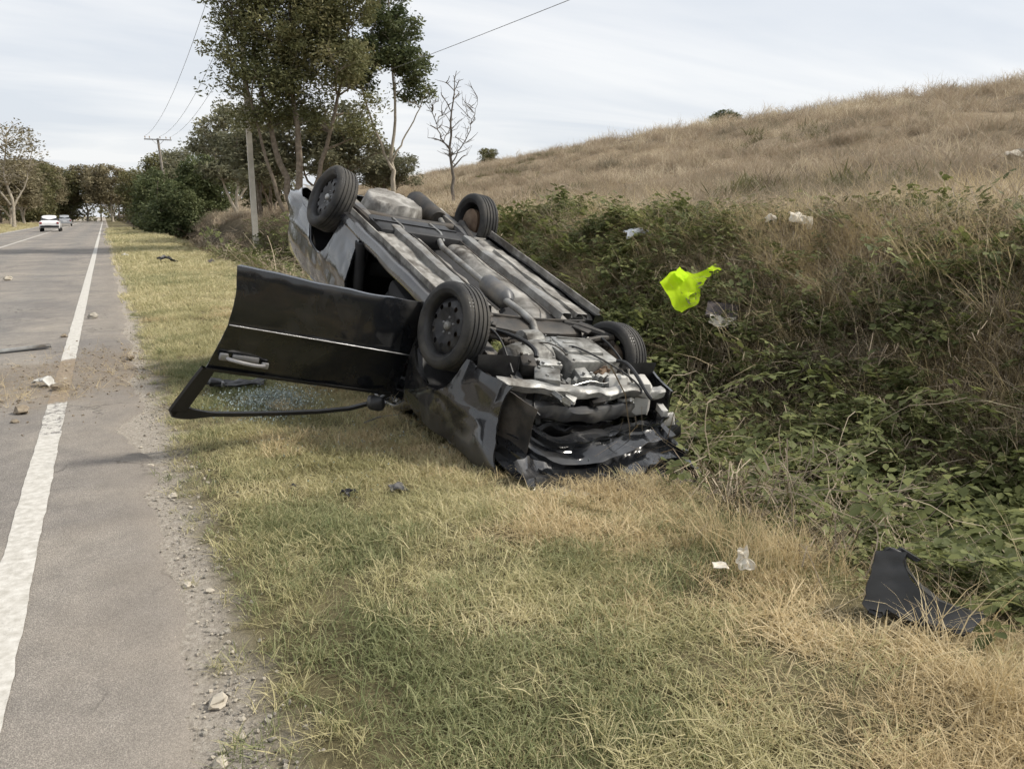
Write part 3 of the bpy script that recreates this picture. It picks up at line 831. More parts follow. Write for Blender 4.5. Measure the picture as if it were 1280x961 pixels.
def in_blobs(blobs, n, rng, shell=.0):
    w = np.array([b[6] if len(b) > 6 else b[3] * b[4] * b[5] for b in blobs], float); w /= w.sum()
    k = rng.choice(len(blobs), n, p=w); B = np.array([b[:6] for b in blobs], float)[k]
    v = rng.normal(0, 1, (n, 3)); v /= np.linalg.norm(v, axis=1, keepdims=True)
    r = rng.random(n) ** (1 / 3.); r = shell + (1 - shell) * r
    return B[:, :3] + v * r[:, None] * B[:, 3:6]

def make_tree(name, label, cat, loc, trunks, blobs, leaf, bark, n_limb=14, n_tip=220, n_per=70, size=.2, aspect=.4, spread=.55, seed=1, group=None, rot=0., shell=.25, tdrift=.25, leaves=True, tube_n=6, droop=0.):
    rng = np.random.default_rng(seed)
    root = empty(name, loc, (0, 0, rot)); tag(root, label, cat, group)
    wood = MB(); nodes = []; rad = []
    for (pts, r0, r1) in trunks:
        pts = np.asarray(pts, float); k = len(pts)
        t = np.linspace(0, 1, k); tt = np.linspace(0, 1, 14)
        P = np.stack([np.interp(tt, t, pts[:, j]) for j in range(3)], -1)
        P[1:-1] += rng.normal(0, .035, (12, 3)) * [1, 1, .3]
        R = r0 + (r1 - r0) * tt; R[0] *= 1.3
        wood.tube(P, R, 9); nodes += list(P[3:]); rad += list(R[3:])
    nodes = np.array(nodes); rad = np.array(rad)
    def attach(ends, r_end, bow, nseg, kmin):
        nonlocal nodes, rad
        newn, newr = [], []
        for e in ends:
            dv = e - nodes; dist = np.linalg.norm(dv, axis=1)
            cost = dist + np.where(dv[:, 2] < .25 * dist, 1.2 * (.25 * dist - dv[:, 2]) + .3, 0)
            j = int(np.argmin(cost)); a = nodes[j]; L = np.linalg.norm(e - a)
            if L < kmin: continue
            up = np.array([0, 0, 1.])
            c1 = a + (e - a) * .33 + up * L * .02 + rng.normal(0, .06, 3) * L; c2 = a + (e - a) * .72 + up * L * bow + rng.normal(0, .07, 3) * L
            P = bez(a, c1, c2, e, nseg); ra = min(rad[j] * .7, .012 + .024 * L + r_end)
            R = np.linspace(ra, r_end, nseg)
            wood.tube(P, R, tube_n if r_end > .01 else 4, cap=False)
            newn += list(P[1:]); newr += list(R[1:])
        if newn:
            nodes = np.concatenate([nodes, newn]); rad = np.concatenate([rad, newr])
    limbs = in_blobs(blobs, n_limb, rng, 0.); limbs = limbs[np.argsort(limbs[:, 2])]
    attach(limbs, .022, .10, 9, .2)
    mids = in_blobs(blobs, n_limb * 3, rng, .2)
    attach(mids, .012, .06, 6, .2)
    tips = in_blobs(blobs, n_tip, rng, shell)
    attach(tips, .005, .03, 4, .15)
    wood.build("trunk", MAT[bark], root)
    if leaves:
        leaf_cloud("crown", tips, rng.uniform(.6, 1.3, n_tip) * spread, n_per, size, aspect, leaf, rng, root, tdrift=tdrift, droop=droop)
    return root

def copy_tree(src, name, label, loc, rot, scl, group=None):
    r = src.copy(); COL.objects.link(r); r.name = name
    r.location = loc; r.rotation_euler = (0, 0, rot); r.scale = scl if not np.isscalar(scl) else (scl,) * 3
    r["label"] = label
    if group: r["group"] = group
    for ch in list(src.children):
        c = ch.copy(); COL.objects.link(c); c.parent = r
    return r

def G(x, y, dz=-.05): return (x, y, float(tz(x, y)) + dz)

# the tall group of locust trees behind the wreck; local +X runs to the right as seen from the road
TR = -R_(16)
big = make_tree("locust_tree", "tall multi stemmed locust tree with brownish feathery crown beside concrete pole", "tree", G(7.35, 34.6),
    [([(0, 0, 0), (-.25, .1, 1.6), (-.75, .2, 3.6), (-1.2, .2, 6.2), (-1.3, .2, 9.6)], .17, .05),
     ([(.12, .1, 0), (.25, 0, 1.8), (.35, -.1, 3.8), (.2, .2, 6.5), (.3, .2, 11.0)], .19, .05),
     ([(-.2, -.1, 0), (-.7, -.2, 1.4), (-1.05, -.3, 3.0), (-1.6, -.2, 5.6), (-2.0, -.2, 8.4)], .10, .03),
     ([(.3, 0, 0), (.9, .3, 1.7), (1.5, .4, 3.6), (2.2, .3, 6.0), (2.7, .3, 9.0)], .13, .04)],
    [(-.2, 0, 11.6, 2.4, 2.2, 1.9), (-1.5, .3, 9.4, 1.4, 1.6, 1.9), (-2.0, -.3, 7.2, 1.1, 1.2, 1.0), (-2.0, 0, 11.2, .8, 1.0, 1.3), (.2, .2, 8.2, 2.3, 2.0, 1.9), (1.9, -.2, 6.9, 1.7, 1.7, 1.2), (-.9, 0, 6.0, 1.7, 1.6, .9), (2.2, 0, 9.6, 1.6, 1.6, 1.5), (-2.5, 0, 5.6, .5, .6, .4), (3.3, 0, 5.5, .7, .7, .5), (.6, .5, 4.9, 1.6, 1.2, .7), (-1.4, 0, 4.7, 1.0, 1.0, .5), (2.4, .3, 4.3, 1.2, 1.0, .5)],
    "leaf_brown", "bark", 28, 680, 115, .18, .36, .58, 3, rot=TR, shell=.1, tdrift=.3)
side = make_tree("locust_tree", "dark green slender locust tree right of the brownish one, forked bare lower stem", "tree", G(12.3, 36.0),
    [([(0, 0, 0), (.02, .1, 1.6), (.0, 0, 2.6), (.25, .1, 4.6), (.05, 0, 9.8)], .13, .035),
     ([(0, 0, 1.9), (-.45, .1, 3.0), (-1.2, .1, 5.0), (-1.6, 0, 7.8)], .07, .03),
     ([(0, 0, 2.3), (.6, 0, 3.3), (1.35, 0, 4.6), (1.7, 0, 5.6)], .05, .012)],
    [(-1.0, 0, 11.0, 1.3, 1.4, 1.0), (-.4, 0, 9.6, 1.2, 1.2, .6), (.0, .1, 8.2, 1.5, 1.4, .7), (-.6, 0, 7.0, 1.7, 1.5, .6), (.9, 0, 6.6, 1.0, 1.0, .7), (.9, .2, 5.4, .9, .9, .5), (-1.6, 0, 5.9, 1.0, 1.0, .5), (.35, 0, 11.2, .6, .6, .4)],
    "leaf_green", "bark_pale", 14, 220, 90, .21, .36, .46, 5, rot=TR, shell=.1, tdrift=.22)
low = make_tree("locust_tree", "low grey green young locust behind the upturned rear wheel", "tree", G(11.2, 44.0),
    [([(0, 0, 0), (.2, 0, 1.6), (-.2, 0, 3.4), (.1, 0, 5.4)], .13, .03), ([(.1, 0, .6), (1.0, 0, 2.2), (1.5, .2, 4.4)], .09, .025), ([(-.1, 0, .4), (-1.1, .1, 2.0), (-1.7, 0, 4.0)], .09, .025)],
    [(-1.2, 0, 4.5, 1.7, 1.5, 1.1), (.8, 0, 5.0, 1.7, 1.5, 1.1), (2.2, 0, 3.6, 1.2, 1.2, .9), (0, 0, 3.2, 1.9, 1.4, .8), (-2.4, 0, 3.2, 1.0, 1.0, .8)],
    "leaf_grey", "bark", 14, 200, 50, .25, .40, .5, 8, rot=TR)
copy_tree(low, "locust_tree", "grey green shrubby locust between concrete pole and tall tree", G(7.8, 46.0), 1.2, (.95, .95, .92))
copy_tree(low, "locust_tree", "small grey green locust under the dark slender tree", G(15.2, 46.0), 2.4, (.72, .72, .55))
copy_tree(low, "locust_tree", "pale undergrowth locust seen between the stems of the tall tree", G(9.6, 52.0), 4.1, (1.05, 1.05, .8))
make_tree("bare_tree", "thin leafless tree standing alone before the pale sky", "tree", G(13.6, 32.0),
    [([(0, 0, 0), (.05, 0, 1.4), (-.05, 0, 2.8), (.08, 0, 4.4), (.3, 0, 5.7)], .085, .012), ([(0, 0, 1.9), (.7, 0, 3.0), (1.2, 0, 4.4)], .03, .008), ([(0, 0, 2.3), (-.6, .1, 3.4), (-.9, 0, 5.0)], .035, .008)],
    [(.1, 0, 3.9, 1.25, 1.0, 1.9)], "leaf_brown", "twig", 22, 130, 1, .1, .5, .3, 13, rot=TR, leaves=False, tube_n=5)

# trees and bushes beside the road further on
acacia = make_tree("acacia_tree", "flat topped pale acacia tree left of the concrete pole", "tree", G(9.4, 66),
    [([(0, 0, 0), (.1, 0, 1.6), (.5, 0, 3.6), (.9, 0, 6.6)], .16, .04), ([(0, 0, .5), (-.8, 0, 2.4), (-1.5, 0, 5.6)], .13, .03), ([(.2, 0, 1.4), (1.6, 0, 3.3), (2.6, 0, 5.2)], .10, .03)],
    [(.9, 0, 8.0, 2.1, 1.9, .55), (-.8, 0, 7.1, 1.7, 1.7, .5), (2.3, 0, 6.4, 1.5, 1.5, .5), (-1.8, 0, 5.5, 1.4, 1.4, .6), (.6, 0, 5.2, 2.0, 1.8, .7), (2.8, 0, 4.0, 1.2, 1.2, .7), (-.4, 0, 3.6, 2.2, 1.6, .8)],
    "leaf_grey", "bark_pale", 16, 230, 42, .30, .42, .6, 21, shell=.1)
bush = make_tree("roadside_bush", "large dark green bush at the verge foot of the leaning pole", "bush", G(5.3, 72),
    [([(0, 0, 0), (.2, 0, 1.4), (.4, 0, 3.2)], .09, .03), ([(0, 0, 0), (-.8, .2, 1.3), (-1.3, .2, 2.8)], .08, .03), ([(.1, 0, 0), (1.1, 0, 1.2), (1.9, 0, 2.2)], .08, .03)],
    [(0, 0, 3.1, 1.8, 1.7, 1.6), (-1.5, 0, 2.0, 1.4, 1.4, 1.4), (1.7, 0, 1.8, 1.6, 1.5, 1.2), (.3, 0, 1.2, 2.6, 1.7, .9), (-.6, 0, 4.6, 1.0, 1.0, .8)],
    "leaf_green", "bark", 14, 260, 60, .26, .5, .55, 22, shell=.15, tdrift=.2)
copy_tree(bush, "roadside_bush", "rounded dark green bush left behind the leaning pole", G(4.6, 84), 1.9, (1.1, 1.1, 1.25))
copy_tree(bush, "roadside_bush", "olive bush between leaning pole and flat topped acacia", G(7.8, 74), 3.4, (1.0, 1.0, 1.08))
round_ = make_tree("round_tree", "brown leafed tree at the end of the road behind the white car", "tree", G(-3.5, 206),
    [([(0, 0, 0), (.2, 0, 2.0), (-.2, 0, 4.2), (.1, 0, 7.2)], .2, .05), ([(.1, 0, 1.4), (1.6, 0, 3.4), (2.4, 0, 6.0)], .12, .03), ([(0, 0, 1.2), (-1.5, 0, 3.4), (-2.3, 0, 5.6)], .12, .03)],
    [(0, 0, 7.6, 3.0, 2.6, 1.5), (-2.2, 0, 6.0, 2.0, 2.0, 1.3), (2.3, 0, 6.0, 2.0, 2.0, 1.4), (0, 0, 4.4, 3.2, 2.4, 1.2), (2.8, 0, 3.6, 1.4, 1.4, 1.1), (-2.8, 0, 3.6, 1.4, 1.4, 1.1)],
    "leaf_rust", "bark_pale", 16, 240, 46, .36, .5, .75, 31)
round_.scale = (1.3, 1.3, 1.35)
green_r = make_tree("round_tree", "dark green tree right of the road end", "tree", G(9.5, 150),
    [([(0, 0, 0), (.2, 0, 2.4), (-.1, 0, 5.2), (.2, 0, 8.0)], .2, .05), ([(0, 0, 1.5), (1.5, 0, 3.5), (2.2, 0, 6.0)], .12, .03)],
    [(0, 0, 7.4, 2.6, 2.4, 1.6), (-1.9, 0, 5.4, 1.8, 1.8, 1.5), (2.0, 0, 5.2, 1.9, 1.9, 1.5), (0, 0, 3.4, 3.0, 2.3, 1.4), (0, 0, 1.6, 2.8, 2.2, 1.2)],
    "leaf_olive", "bark", 14, 240, 46, .36, .5, .75, 32)
thin_l = make_tree("round_tree", "sparse half bare brown tree at the left edge of the picture", "tree", G(-9.5, 108),
    [([(0, 0, 0), (.2, 0, 2.2), (-.3, 0, 4.6), (.4, 0, 8.0)], .17, .04), ([(0, 0, 1.6), (1.3, 0, 3.6), (2.3, 0, 6.8)], .10, .025), ([(0, 0, 2.0), (-1.4, 0, 4.2), (-2.2, 0, 7.2)], .10, .025)],
    [(.5, 0, 7.8, 2.2, 2.0, 1.4), (1.9, 0, 6.4, 1.6, 1.6, 1.3), (-1.6, 0, 7.0, 1.7, 1.7, 1.2), (0, 0, 5.0, 2.4, 2.0, 1.3)],
    "leaf_rust", "bark_pale", 30, 230, 9, .30, .40, .7, 33)
thin_l.scale = (1.25, 1.25, 1.3)
for (lab, src, x, y, rot, s) in [
    ("brown roadside tree next right of the sparse tree at left", round_, -11.2, 124, .6, (.95, .95, .9)),
    ("reddish brown tree overhanging the far roadside before the white car", round_, -10.6, 136, 2.2, (1.0, 1.0, 1.0)),
    ("olive tree on the far roadside behind the reddish brown ones", green_r, -11.4, 152, 1.1, (1.1, 1.1, 1.1)),
    ("tall olive tree on the far roadside just left of the white car", green_r, -11.0, 172, 4.0, (1.25, 1.25, 1.25)),
    ("brown tree on the far roadside right above the white car", round_, -10.4, 192, 5.2, (1.35, 1.35, 1.3)),
    ("dark tree closing the left side of the road end", green_r, -8.0, 205, 2.9, (1.4, 1.4, 1.3)),
    ("grey brown tree closing the middle of the road end", round_, 1.6, 200, 3.7, (1.4, 1.4, 1.35)),
    ("dark olive tree beside the grey brown one at the road end", green_r, 6.4, 176, .4, (1.1, 1.1, 1.15)),
    ("rounded green tree behind the first roadside bush", green_r, 7.6, 122, 2.0, (.95, .95, .95)),
    ("flat crowned tree rising behind the dark bushes", acacia, 8.2, 104, 1.4, (.95, .95, .92)),
    ("pale acacia further back right of the leaning pole", acacia, 12.2, 92, 3.6, (1.1, 1.1, 1.05)),
    ("olive tree filling the gap behind the concrete pole", green_r, 13.6, 78, 1.0, (.8, .8, .72)),
    ("grey green acacia behind the tall locust tree", acacia, 19.5, 76, 5.0, (1.0, 1.0, .9)),
    ("dark round tree low on the horizon right of the slender locust", green_r, 27.5, 84, 2.6, (.62, .62, .5)),
    ("small dark tree on the skyline above the far wheel", green_r, 50.5, 105, .9, (.55, .55, .42)),
]:
    copy_tree(src, src.name.split(".")[0], lab, G(x, y), rot, s)

# the wood that closes the view along the road: too far and dense to tell the trees apart
rngw = np.random.default_rng(77)
wood_root = MB(); cw = []
for k in range(120):
    x = rngw.uniform(-75, 55); y = 214 + rngw.uniform(0, 40) - .05 * abs(x)
    if x > 22: y += (x - 22) * 1.2
    h = rngw.uniform(9, 14); z0 = float(tz(x, y)); w = rngw.uniform(2.2, 3.6)
    wood_root.tube([(x, y, z0 - .2), (x + .2, y, z0 + h * .4), (x, y, z0 + h * .8)], [.2, .14, .05], 5)
    for q in range(26):
        v = rngw.normal(0, 1, 3); v /= np.linalg.norm(v); v *= rngw.random() ** .4
        cw.append((x + v[0] * w, y + v[1] * w, z0 + h * .56 + v[2] * h * .44))
for k in range(46):
    x = rngw.uniform(-40, -15); y = rngw.uniform(60, 200); h = rngw.uniform(5, 9); z0 = float(tz(x, y)); w = rngw.uniform(2., 3.2)
    wood_root.tube([(x, y, z0 - .2), (x + .2, y, z0 + h * .4), (x, y, z0 + h * .8)], [.2, .14, .05], 5)
    for q in range(26):
        v = rngw.normal(0, 1, 3); v /= np.linalg.norm(v); v *= rngw.random() ** .4
        cw.append((x + v[0] * w, y + v[1] * w, z0 + h * .54 + v[2] * h * .46))
for k in range(420):
    x = rngw.uniform(-60, 48); y = 209 + rngw.uniform(0, 12) + (max(0, x - 22) * 1.2); cw.append((x, y, float(tz(x, y)) + rngw.uniform(.2, 3.0)))
wr = wood_root.build("distant_woodland", MAT["bark"]); tag(wr, "distant olive and brown woodland closing off the road", kind="stuff")
fol = leaf_cloud("foliage", np.array(cw), 1.0, 11, .62, .55, "leaf_olive", rngw, wr, tdrift=.35)
fol["kind"] = "stuff"

# weeds breaking the skyline of the hill
for k, (x, y, s, lab) in enumerate([(44., 48.5, .9, "rounded grey bush on the crest of the dry hill"), (46., 58., .5, "low weedy shrub left of the bush on the hill crest"), (47.5, 66., .45, "thin weed clump on the hill crest where it falls away")]):
    copy_tree(bush, "hill_shrub", lab, G(x, y), k * 1.7, (s * .62, s * .62, s * .30))

# ------------------------------------------------------------------ power line
def pole(name, label, x, y, h, r0, r1, mat, lean=(0, 0), square=False, arm=None, extra=None):
    z0 = float(tz(x, y)); root = empty(name, (x, y, z0 - .1)); tag(root, label, "pole")
    mb = MB(); P = [(lean[0] * t, lean[1] * t, h * t) for t in np.linspace(0, 1, 8)]
    if square:
        for i in range(7):
            pass
        V = []; 
        for t in (0, 1):
            r = r0 + (r1 - r0) * t
            V += [(lean[0] * t + a * r, lean[1] * t + c_ * r * .8, h * t) for a, c_ in ((-1, -1), (1, -1), (1, 1), (-1, 1))]
        mb.add(V, [(0, 1, 5, 4), (1, 2, 6, 5), (2, 3, 7, 6), (3, 0, 4, 7), (4, 5, 6, 7)])
    else: mb.tube(P, np.linspace(r0, r1, 8), 12)
    mb.build("shaft", mat, root, ang=30)
    tips = []
    if arm:
        zt = h - .12; ax = lean[0] * zt / h; ay = lean[1] * zt / h
        a = MB(); a.box((ax, ay - r1 - .05, zt), (arm, .10, .11), bev=.012); a.build("crossarm", MAT["steel_grey"], root)
        br_ = MB()
        for sg in (-1, 1): br_.tube([(ax + sg * .04, ay - r1 - .04, zt - .55), (ax + sg * .42 * arm / 2, ay - r1 - .05, zt - .05)], .022, 6)
        br_.build("brace", MAT["steel_grey"], root)
        for q in (-.46, -.30, .08, .30, .46):
            ins = MB(); ox = ax + q * arm
            ins.lathe([(.001, 0), (.018, 0), (.018, .09), (.055, .10), (.062, .13), (.035, .16), (.06, .18), (.05, .22), (.02, .26), (.001, .26)], (ox, ay - r1 - .05, zt + .05), (0, 0, 1), 10)
            ins.build("insulator", MAT["porcelain"], root)
            tips.append((x + ox, y + ay - r1 - .05, z0 - .1 + zt + .30))
    return root, tips
_, tipA = pole("utility_pole", "leaning timber pole with crossarm and insulators beyond the verge bushes", 6.0, 87, 9.6, .15, .11, MAT["weathered_wood"], (-.55, 0), arm=2.5)
_, tipB = pole("utility_pole", "pale concrete pole standing before the tall locust tree", 6.1, 37.5, 11.6, .125, .10, MAT["concrete_pole"], (.05, 0), True, arm=2.3)
_, tipC = pole("utility_pole", "timber pole mostly hidden inside the tree group", 10.5, 62, 7.4, .12, .09, MAT["weathered_wood"], (0, 0))
def wire(a, b_, sag, label, r=.011):
    a = np.array(a); b_ = np.array(b_); t = np.linspace(0, 1, 40)[:, None]
    P = a + (b_ - a) * t; P[:, 2] -= (4 * sag * t * (1 - t))[:, 0]
    o = MB().tube(P - a, r, 5).build("overhead_wire", MAT["wire_metal"]); o.location = a.tolist()
    tag(o, label, "wire", "overhead wires of the roadside power line")
wire(tipA[0], tipB[0], 1.1, "leftmost of the three wires running from the leaning pole to the concrete pole")
wire(tipA[2], tipB[2], 1.2, "middle of the three wires running from the leaning pole to the concrete pole")
wire(tipA[4], tipB[4], 1.1, "rightmost of the three wires running from the leaning pole to the concrete pole")
wire((10.5, 62, float(tz(10.5, 62)) + 7.25), (10.5, -14, 6.0), .5, "single wire crossing the sky right of the trees", .009)

# ------------------------------------------------------------------ distant traffic
def road_car(label, loc, rz, paint, estate=False):
    """small passenger car seen from behind; x forward"""
    root = empty("passenger_car", loc, (0, 0, rz)); tag(root, label, "car")
    st = [(-2.05, .34, .78, .80), (-1.98, .28, .93, .84), (-1.5, .25, .95, .85), (-.6, .22, .96, .85), (.6, .22, .95, .85), (1.3, .24, .90, .84), (1.95, .28, .76, .80), (2.1, .36, .62, .70)]
    P = []
    for (x, zb, zt, hw) in st:
        P.append([(x, -hw * .88, zb), (x, -hw * .98, zb + .12), (x, -hw, (zb + zt) / 2 + .05), (x, -hw * .93, zt - .03), (x, -hw * .82, zt), (x, 0, zt + .02), (x, hw * .82, zt), (x, hw * .93, zt - .03), (x, hw, (zb + zt) / 2 + .05), (x, hw * .98, zb + .12), (x, hw * .88, zb)])
    P = np.array(P); mb = MB(); mb.grid(P)
    mb.add(P[0], [tuple(range(10, -1, -1))]); mb.add(P[-1], [tuple(range(11))])
    mb.build("body", MAT[paint], root)
    rr = -1.75 if estate else -1.45
    cab = [(rr - .22, .94, .70), (rr + .25, 1.40, .60), (rr + .6, 1.46, .58), (.1, 1.46, .58), (.35, 1.42, .60), (1.05, .93, .72)]
    C_ = np.array([[(x, -hw - .05, .90), (x, -hw, min(z, .96)), (x, -hw * .96 , z - .05 if z > 1 else z), (x, -hw * .8, z), (x, 0, z + .03), (x, hw * .8, z), (x, hw * .96, z - .05 if z > 1 else z), (x, hw, min(z, .96)), (x, hw + .05, .90)] for x, z, hw in cab])
    MB().grid(C_).build("cabin", MAT[paint], root)
    def pane(name, q, mat="car_glass"):
        MB().add(q, [(0, 1, 2, 3)]).build(name, MAT[mat], root)
    a, b2 = C_[0], C_[1]
    o = np.array([-.012, 0, .012])
    pane("rear_window", [a[2] * .15 + b2[2] * .85 + o, a[6] * .15 + b2[6] * .85 + o, a[6] * .85 + b2[6] * .15 + o + [0, 0, .03], a[2] * .85 + b2[2] * .15 + o + [0, 0, .03]])
    for sg in (-1, 1):
        pane("side_window", [(rr + .2, sg * .70, 1.0), (rr + .42, sg * .625, 1.36), (.25, sg * .63, 1.37), (.85, sg * .735, 1.0)])
        lm = MB(); lm.box((-2.03, sg * .68, .78), (.10, .2, .17), bev=.02); lm.build("tail_light", MAT["red_lamp"], root)
    bp = MB(); bp.box((-2.06, 0, .46), (.12, 1.5, .2), bev=.04); bp.build("rear_bumper", MAT["black_plastic" if paint == "white_paint" else paint], root)
    pl = MB(); pl.box((-2.10, 0, .66), (.02, .5, .11)); pl.build("number_plate", MAT["white_paint"], root)
    for x in (-1.25, 1.28):
        for sg in (-1, 1):
            w = MB(); w.lathe([(.18, -.09), (.27, -.10), (.30, -.07), (.30, .07), (.27, .10), (.18, .09)], (x, sg * .75, .30), (0, 1, 0), 20, closed=True)
            wo = w.build("wheel", MAT["rubber"], root)
            MB().lathe([(.001, .05), (.10, .06), (.185, .03), (.185, -.03), (.001, -.04)], (x, sg * .78, .30), (0, 1, 0), 16).build("rim", MAT["steel_rim"], wo)
    return root
road_car("white saloon car driving away down the road", (-4.6, 86, .018), R_(90), "white_paint")
road_car("small silver car further ahead, just right of the white saloon", (-4.98, 126, .018), R_(92), "silver_paint", True)

# ------------------------------------------------------------------ the overturned car
# built upright in its own frame (x forward, y to its left, z up from the road), then turned over as it lies
CR = np.array([[0.0578, -0.9824, -0.174], [-0.9468, -0.1091, 0.3031], [-0.317, 0.148, -0.937]])
_u, _s, _v = np.linalg.svd(CR); CR = _u @ _v
CT = np.array([2.709, 5.904, 1.308])
ROOF = np.array([0, 0, 1.46])
car = empty("overturned_car")
car.matrix_world = Matrix.Translation((CR @ ROOF + CT).tolist()) @ Matrix(CR.tolist()).to_4x4()
tag(car, "wrecked black hatchback lying on its roof at the ditch edge with wheels up", "car")
def XF(V):
    """final body proportions: longer tail and nose; whatever would sink in rests on the ground"""
    V = np.array(V, float); x = V[:, 0].copy()
    V[:, 1] *= 1 + .075 * smooth(-1.45, -2.0, x)
    V[:, 0] = np.where(x < -1.62, -1.62 + (x + 1.62) * 1.7, np.where(x > 1.6, 1.6 + (x - 1.6) * (1 + .26 * smooth(-.45, .35, V[:, 1])), x))
    W = V @ CR.T + CT; low = (tz(W[:, 0], W[:, 1]) + .004) - W[:, 2]
    W[:, 2] += np.maximum(low, 0)
    return (W - CT) @ CR - ROOF
def on_ground(P, lift=.01):
    """metal that meets the ground is pressed flat against it"""
    S_ = np.asarray(P).shape; Q = np.asarray(P, float).reshape(-1, 3)
    W = Q @ CR.T + CT
    g = tz(W[:, 0], W[:, 1]) + lift
    W[:, 2] = np.maximum(W[:, 2], g)
    return ((W - CT) @ CR).reshape(S_)
def cpart(mb, name, mat, parent=None, label=None, **kw):
    mats = [MAT[q] for q in mat] if isinstance(mat, (list, tuple)) else MAT[mat]
    o = mb.build(name, mats, parent or car, xf=XF, **kw)
    if label: o["label"] = label
    return o

SZ = [.10, .14, .20, .28, .45, .585, .60, .64, .80, .92, 1.0]
SY = [.70, .735, .775, .805, .832, .843, .850, .836, .826, .80, .772]
def S_side(x, z):
    x = np.asarray(x, float); z = np.asarray(z, float)
    y = np.interp(z, SZ, SY)
    f = 1 - .15 * np.clip((x - 1.25) / .85, 0, 1.3) ** 2 - .13 * np.clip((-x - 1.25) / .75, 0, 1.3) ** 2.2
    return y * f
RW, FW, AR = -1.276, 1.276, .345
def arch(x, cx, base):
    d = np.abs(x - cx)
    return np.where(d < AR, np.maximum(base, .30 + np.sqrt(np.maximum(AR ** 2 - d ** 2, 0))), base)
def panel(x0, x1, zb, zt, nx, nz, sg, off=0.):
    xs = np.linspace(x0, x1, nx); P = np.zeros((nx, nz, 3))
    for i, x in enumerate(xs):
        zs = np.linspace(float(zb(x)), float(zt(x)), nz)
        P[i, :, 0] = x; P[i, :, 1] = sg * (S_side(x, zs) + off); P[i, :, 2] = zs
    return P
def smash(P, amp=.10, seed=1, sc=3.2):
    """front end pushed back and folded"""
    P = np.array(P, float); k = np.clip((P[..., 0] - 1.35) / .6, 0, 1)
    Q = crumple(P, amp, sc, seed)
    P = P + (Q - P) * k[..., None]
    P[..., 0] -= .16 * np.clip(P[..., 0] - 1.5, 0, 1) + .10 * k * np.clip(P[..., 1] + .1, 0, 1)
    return P
belt = lambda x: .93 + .02 * np.clip(-x, 0, 2)
for sg in (1, -1):
    th = .018 * sg
    zb = lambda x: float(arch(x, RW, .24 if x > RW else .40))
    P = panel(-1.98, -.43, zb, belt, 90, 20, sg)
    if sg > 0: P = P + (crumple(P, .012, 2.2, 4) - P)
    cpart(MB().grid(P, thick=th), "rear_quarter_panel", "paint_scuffed" if sg < 0 else "paint")
    lip = np.array([(RW + AR * math.cos(a), sg * (float(S_side(RW + AR * math.cos(a), .30 + AR * math.sin(a))) - .004), .30 + AR * math.sin(a)) for a in np.linspace(.06, math.pi - .3, 40)])
    cpart(MB().tube(lip, .011, 6), "wheel_arch_lip", "paint")
    # moulded sill under the doors
    prof = [(.70, .165), (.745, .150), (.785, .165), (.800, .195), (.802, .235), (.785, .268), (.74, .275), (.70, .265)]
    xs = np.linspace(-.95, .93, 24)
    P = np.array([[(x, sg * (y + .004 * math.sin(7 * x)), z + .003 * math.sin(11 * x)) for y, z in prof] for x in xs])
    mb = MB().grid(P); mb.add(P[0], [tuple(range(8))]); mb.add(P[-1], [tuple(range(7, -1, -1))])
    cpart(mb, "sill", "paint_scuffed")
    seam = np.array([(x, sg * .765, .152) for x in xs]); 
    mb = MB(); mb.box((0, sg * .725, .135), (1.86, .012, .055)); cpart(mb, "sill_flange", "underseal")
    # front wing, buckled
    zb = lambda x: float(arch(x, FW, .24 if x < FW else .30))
    zt = lambda x: .94 - .10 * max(0, (x - .95) / 1.1) ** 1.6
    P = smash(panel(.96, 2.04, zb, zt, 70, 20, sg), .055, 3 + sg, 2.0)
    P[..., 0] += .26 * smooth(1.6, 2.04, P[..., 0]) * smooth(.45, .8, P[..., 2])
    cpart(MB().grid(on_ground(P), thick=th), "front_wing", "paint_scuffed")
    # wheel housings
    for cx, nm in ((RW, "rear_wheel_housing"), (FW, "front_wheel_housing")):
        A = np.linspace(-.25, math.pi + .25, 22)
        P = np.array([[(cx + (AR + .035) * math.cos(a), sg * yy, .31 + (AR + .035) * math.sin(a)) for yy in (.79, .7, .58, .46)] for a in A])
        mb = MB().grid(crumple(P, .012, 6, 2)); ring = P[:, 3]
        mb.add(np.vstack([ring, [[cx, sg * .45, .5]]]), [(i, i + 1, len(ring)) for i in range(len(ring) - 1)])
        cpart(mb, nm, "black_plastic")
# shut door on the far side
P = panel(-.41, .95, lambda x: .245, belt, 40, 16, -1)
cpart(MB().grid(P, thick=-.03), "right_door", "paint_scuffed")
# floor pan with tunnel, ribs and rails
nx, ny = 110, 75
X = np.linspace(-1.92, 1.02, nx); Y = np.linspace(-.735, .735, ny); XX, YY = np.meshgrid(X, Y, indexing='ij')
ZZ = .205 + .13 * np.exp(-(YY / .13) ** 4) * smooth(-1.3, -1.0, XX)
ZZ += .007 * np.sign(np.sin(YY * 38)) * smooth(.16, .2, np.abs(YY)) * smooth(-.5, -.42, XX) * smooth(.9, .8, XX)
ZZ += .008 * smooth(.2, .5, np.sin(XX * 22)) * smooth(.2, .24, np.abs(YY)) * smooth(-.55, -.62, XX)
ZZ += .10 * smooth(-.62, -.80, XX) * smooth(.62, .5, np.abs(YY))          # kick-up over the rear axle
ZZ += .06 * smooth(-1.2, -1.5, XX)
well = np.hypot(XX + 1.62, YY); ZZ -= .21 * smooth(.31, .25, well)
ZZ += .10 * smooth(.80, 1.02, XX)
P = np.stack([XX, YY, ZZ], -1)
P = P + (crumple(P, .014, 2.6, 9) - P)
mi = MB(); mi.grid(P); cpart(mi, "floor_pan", "underseal", ang=60)
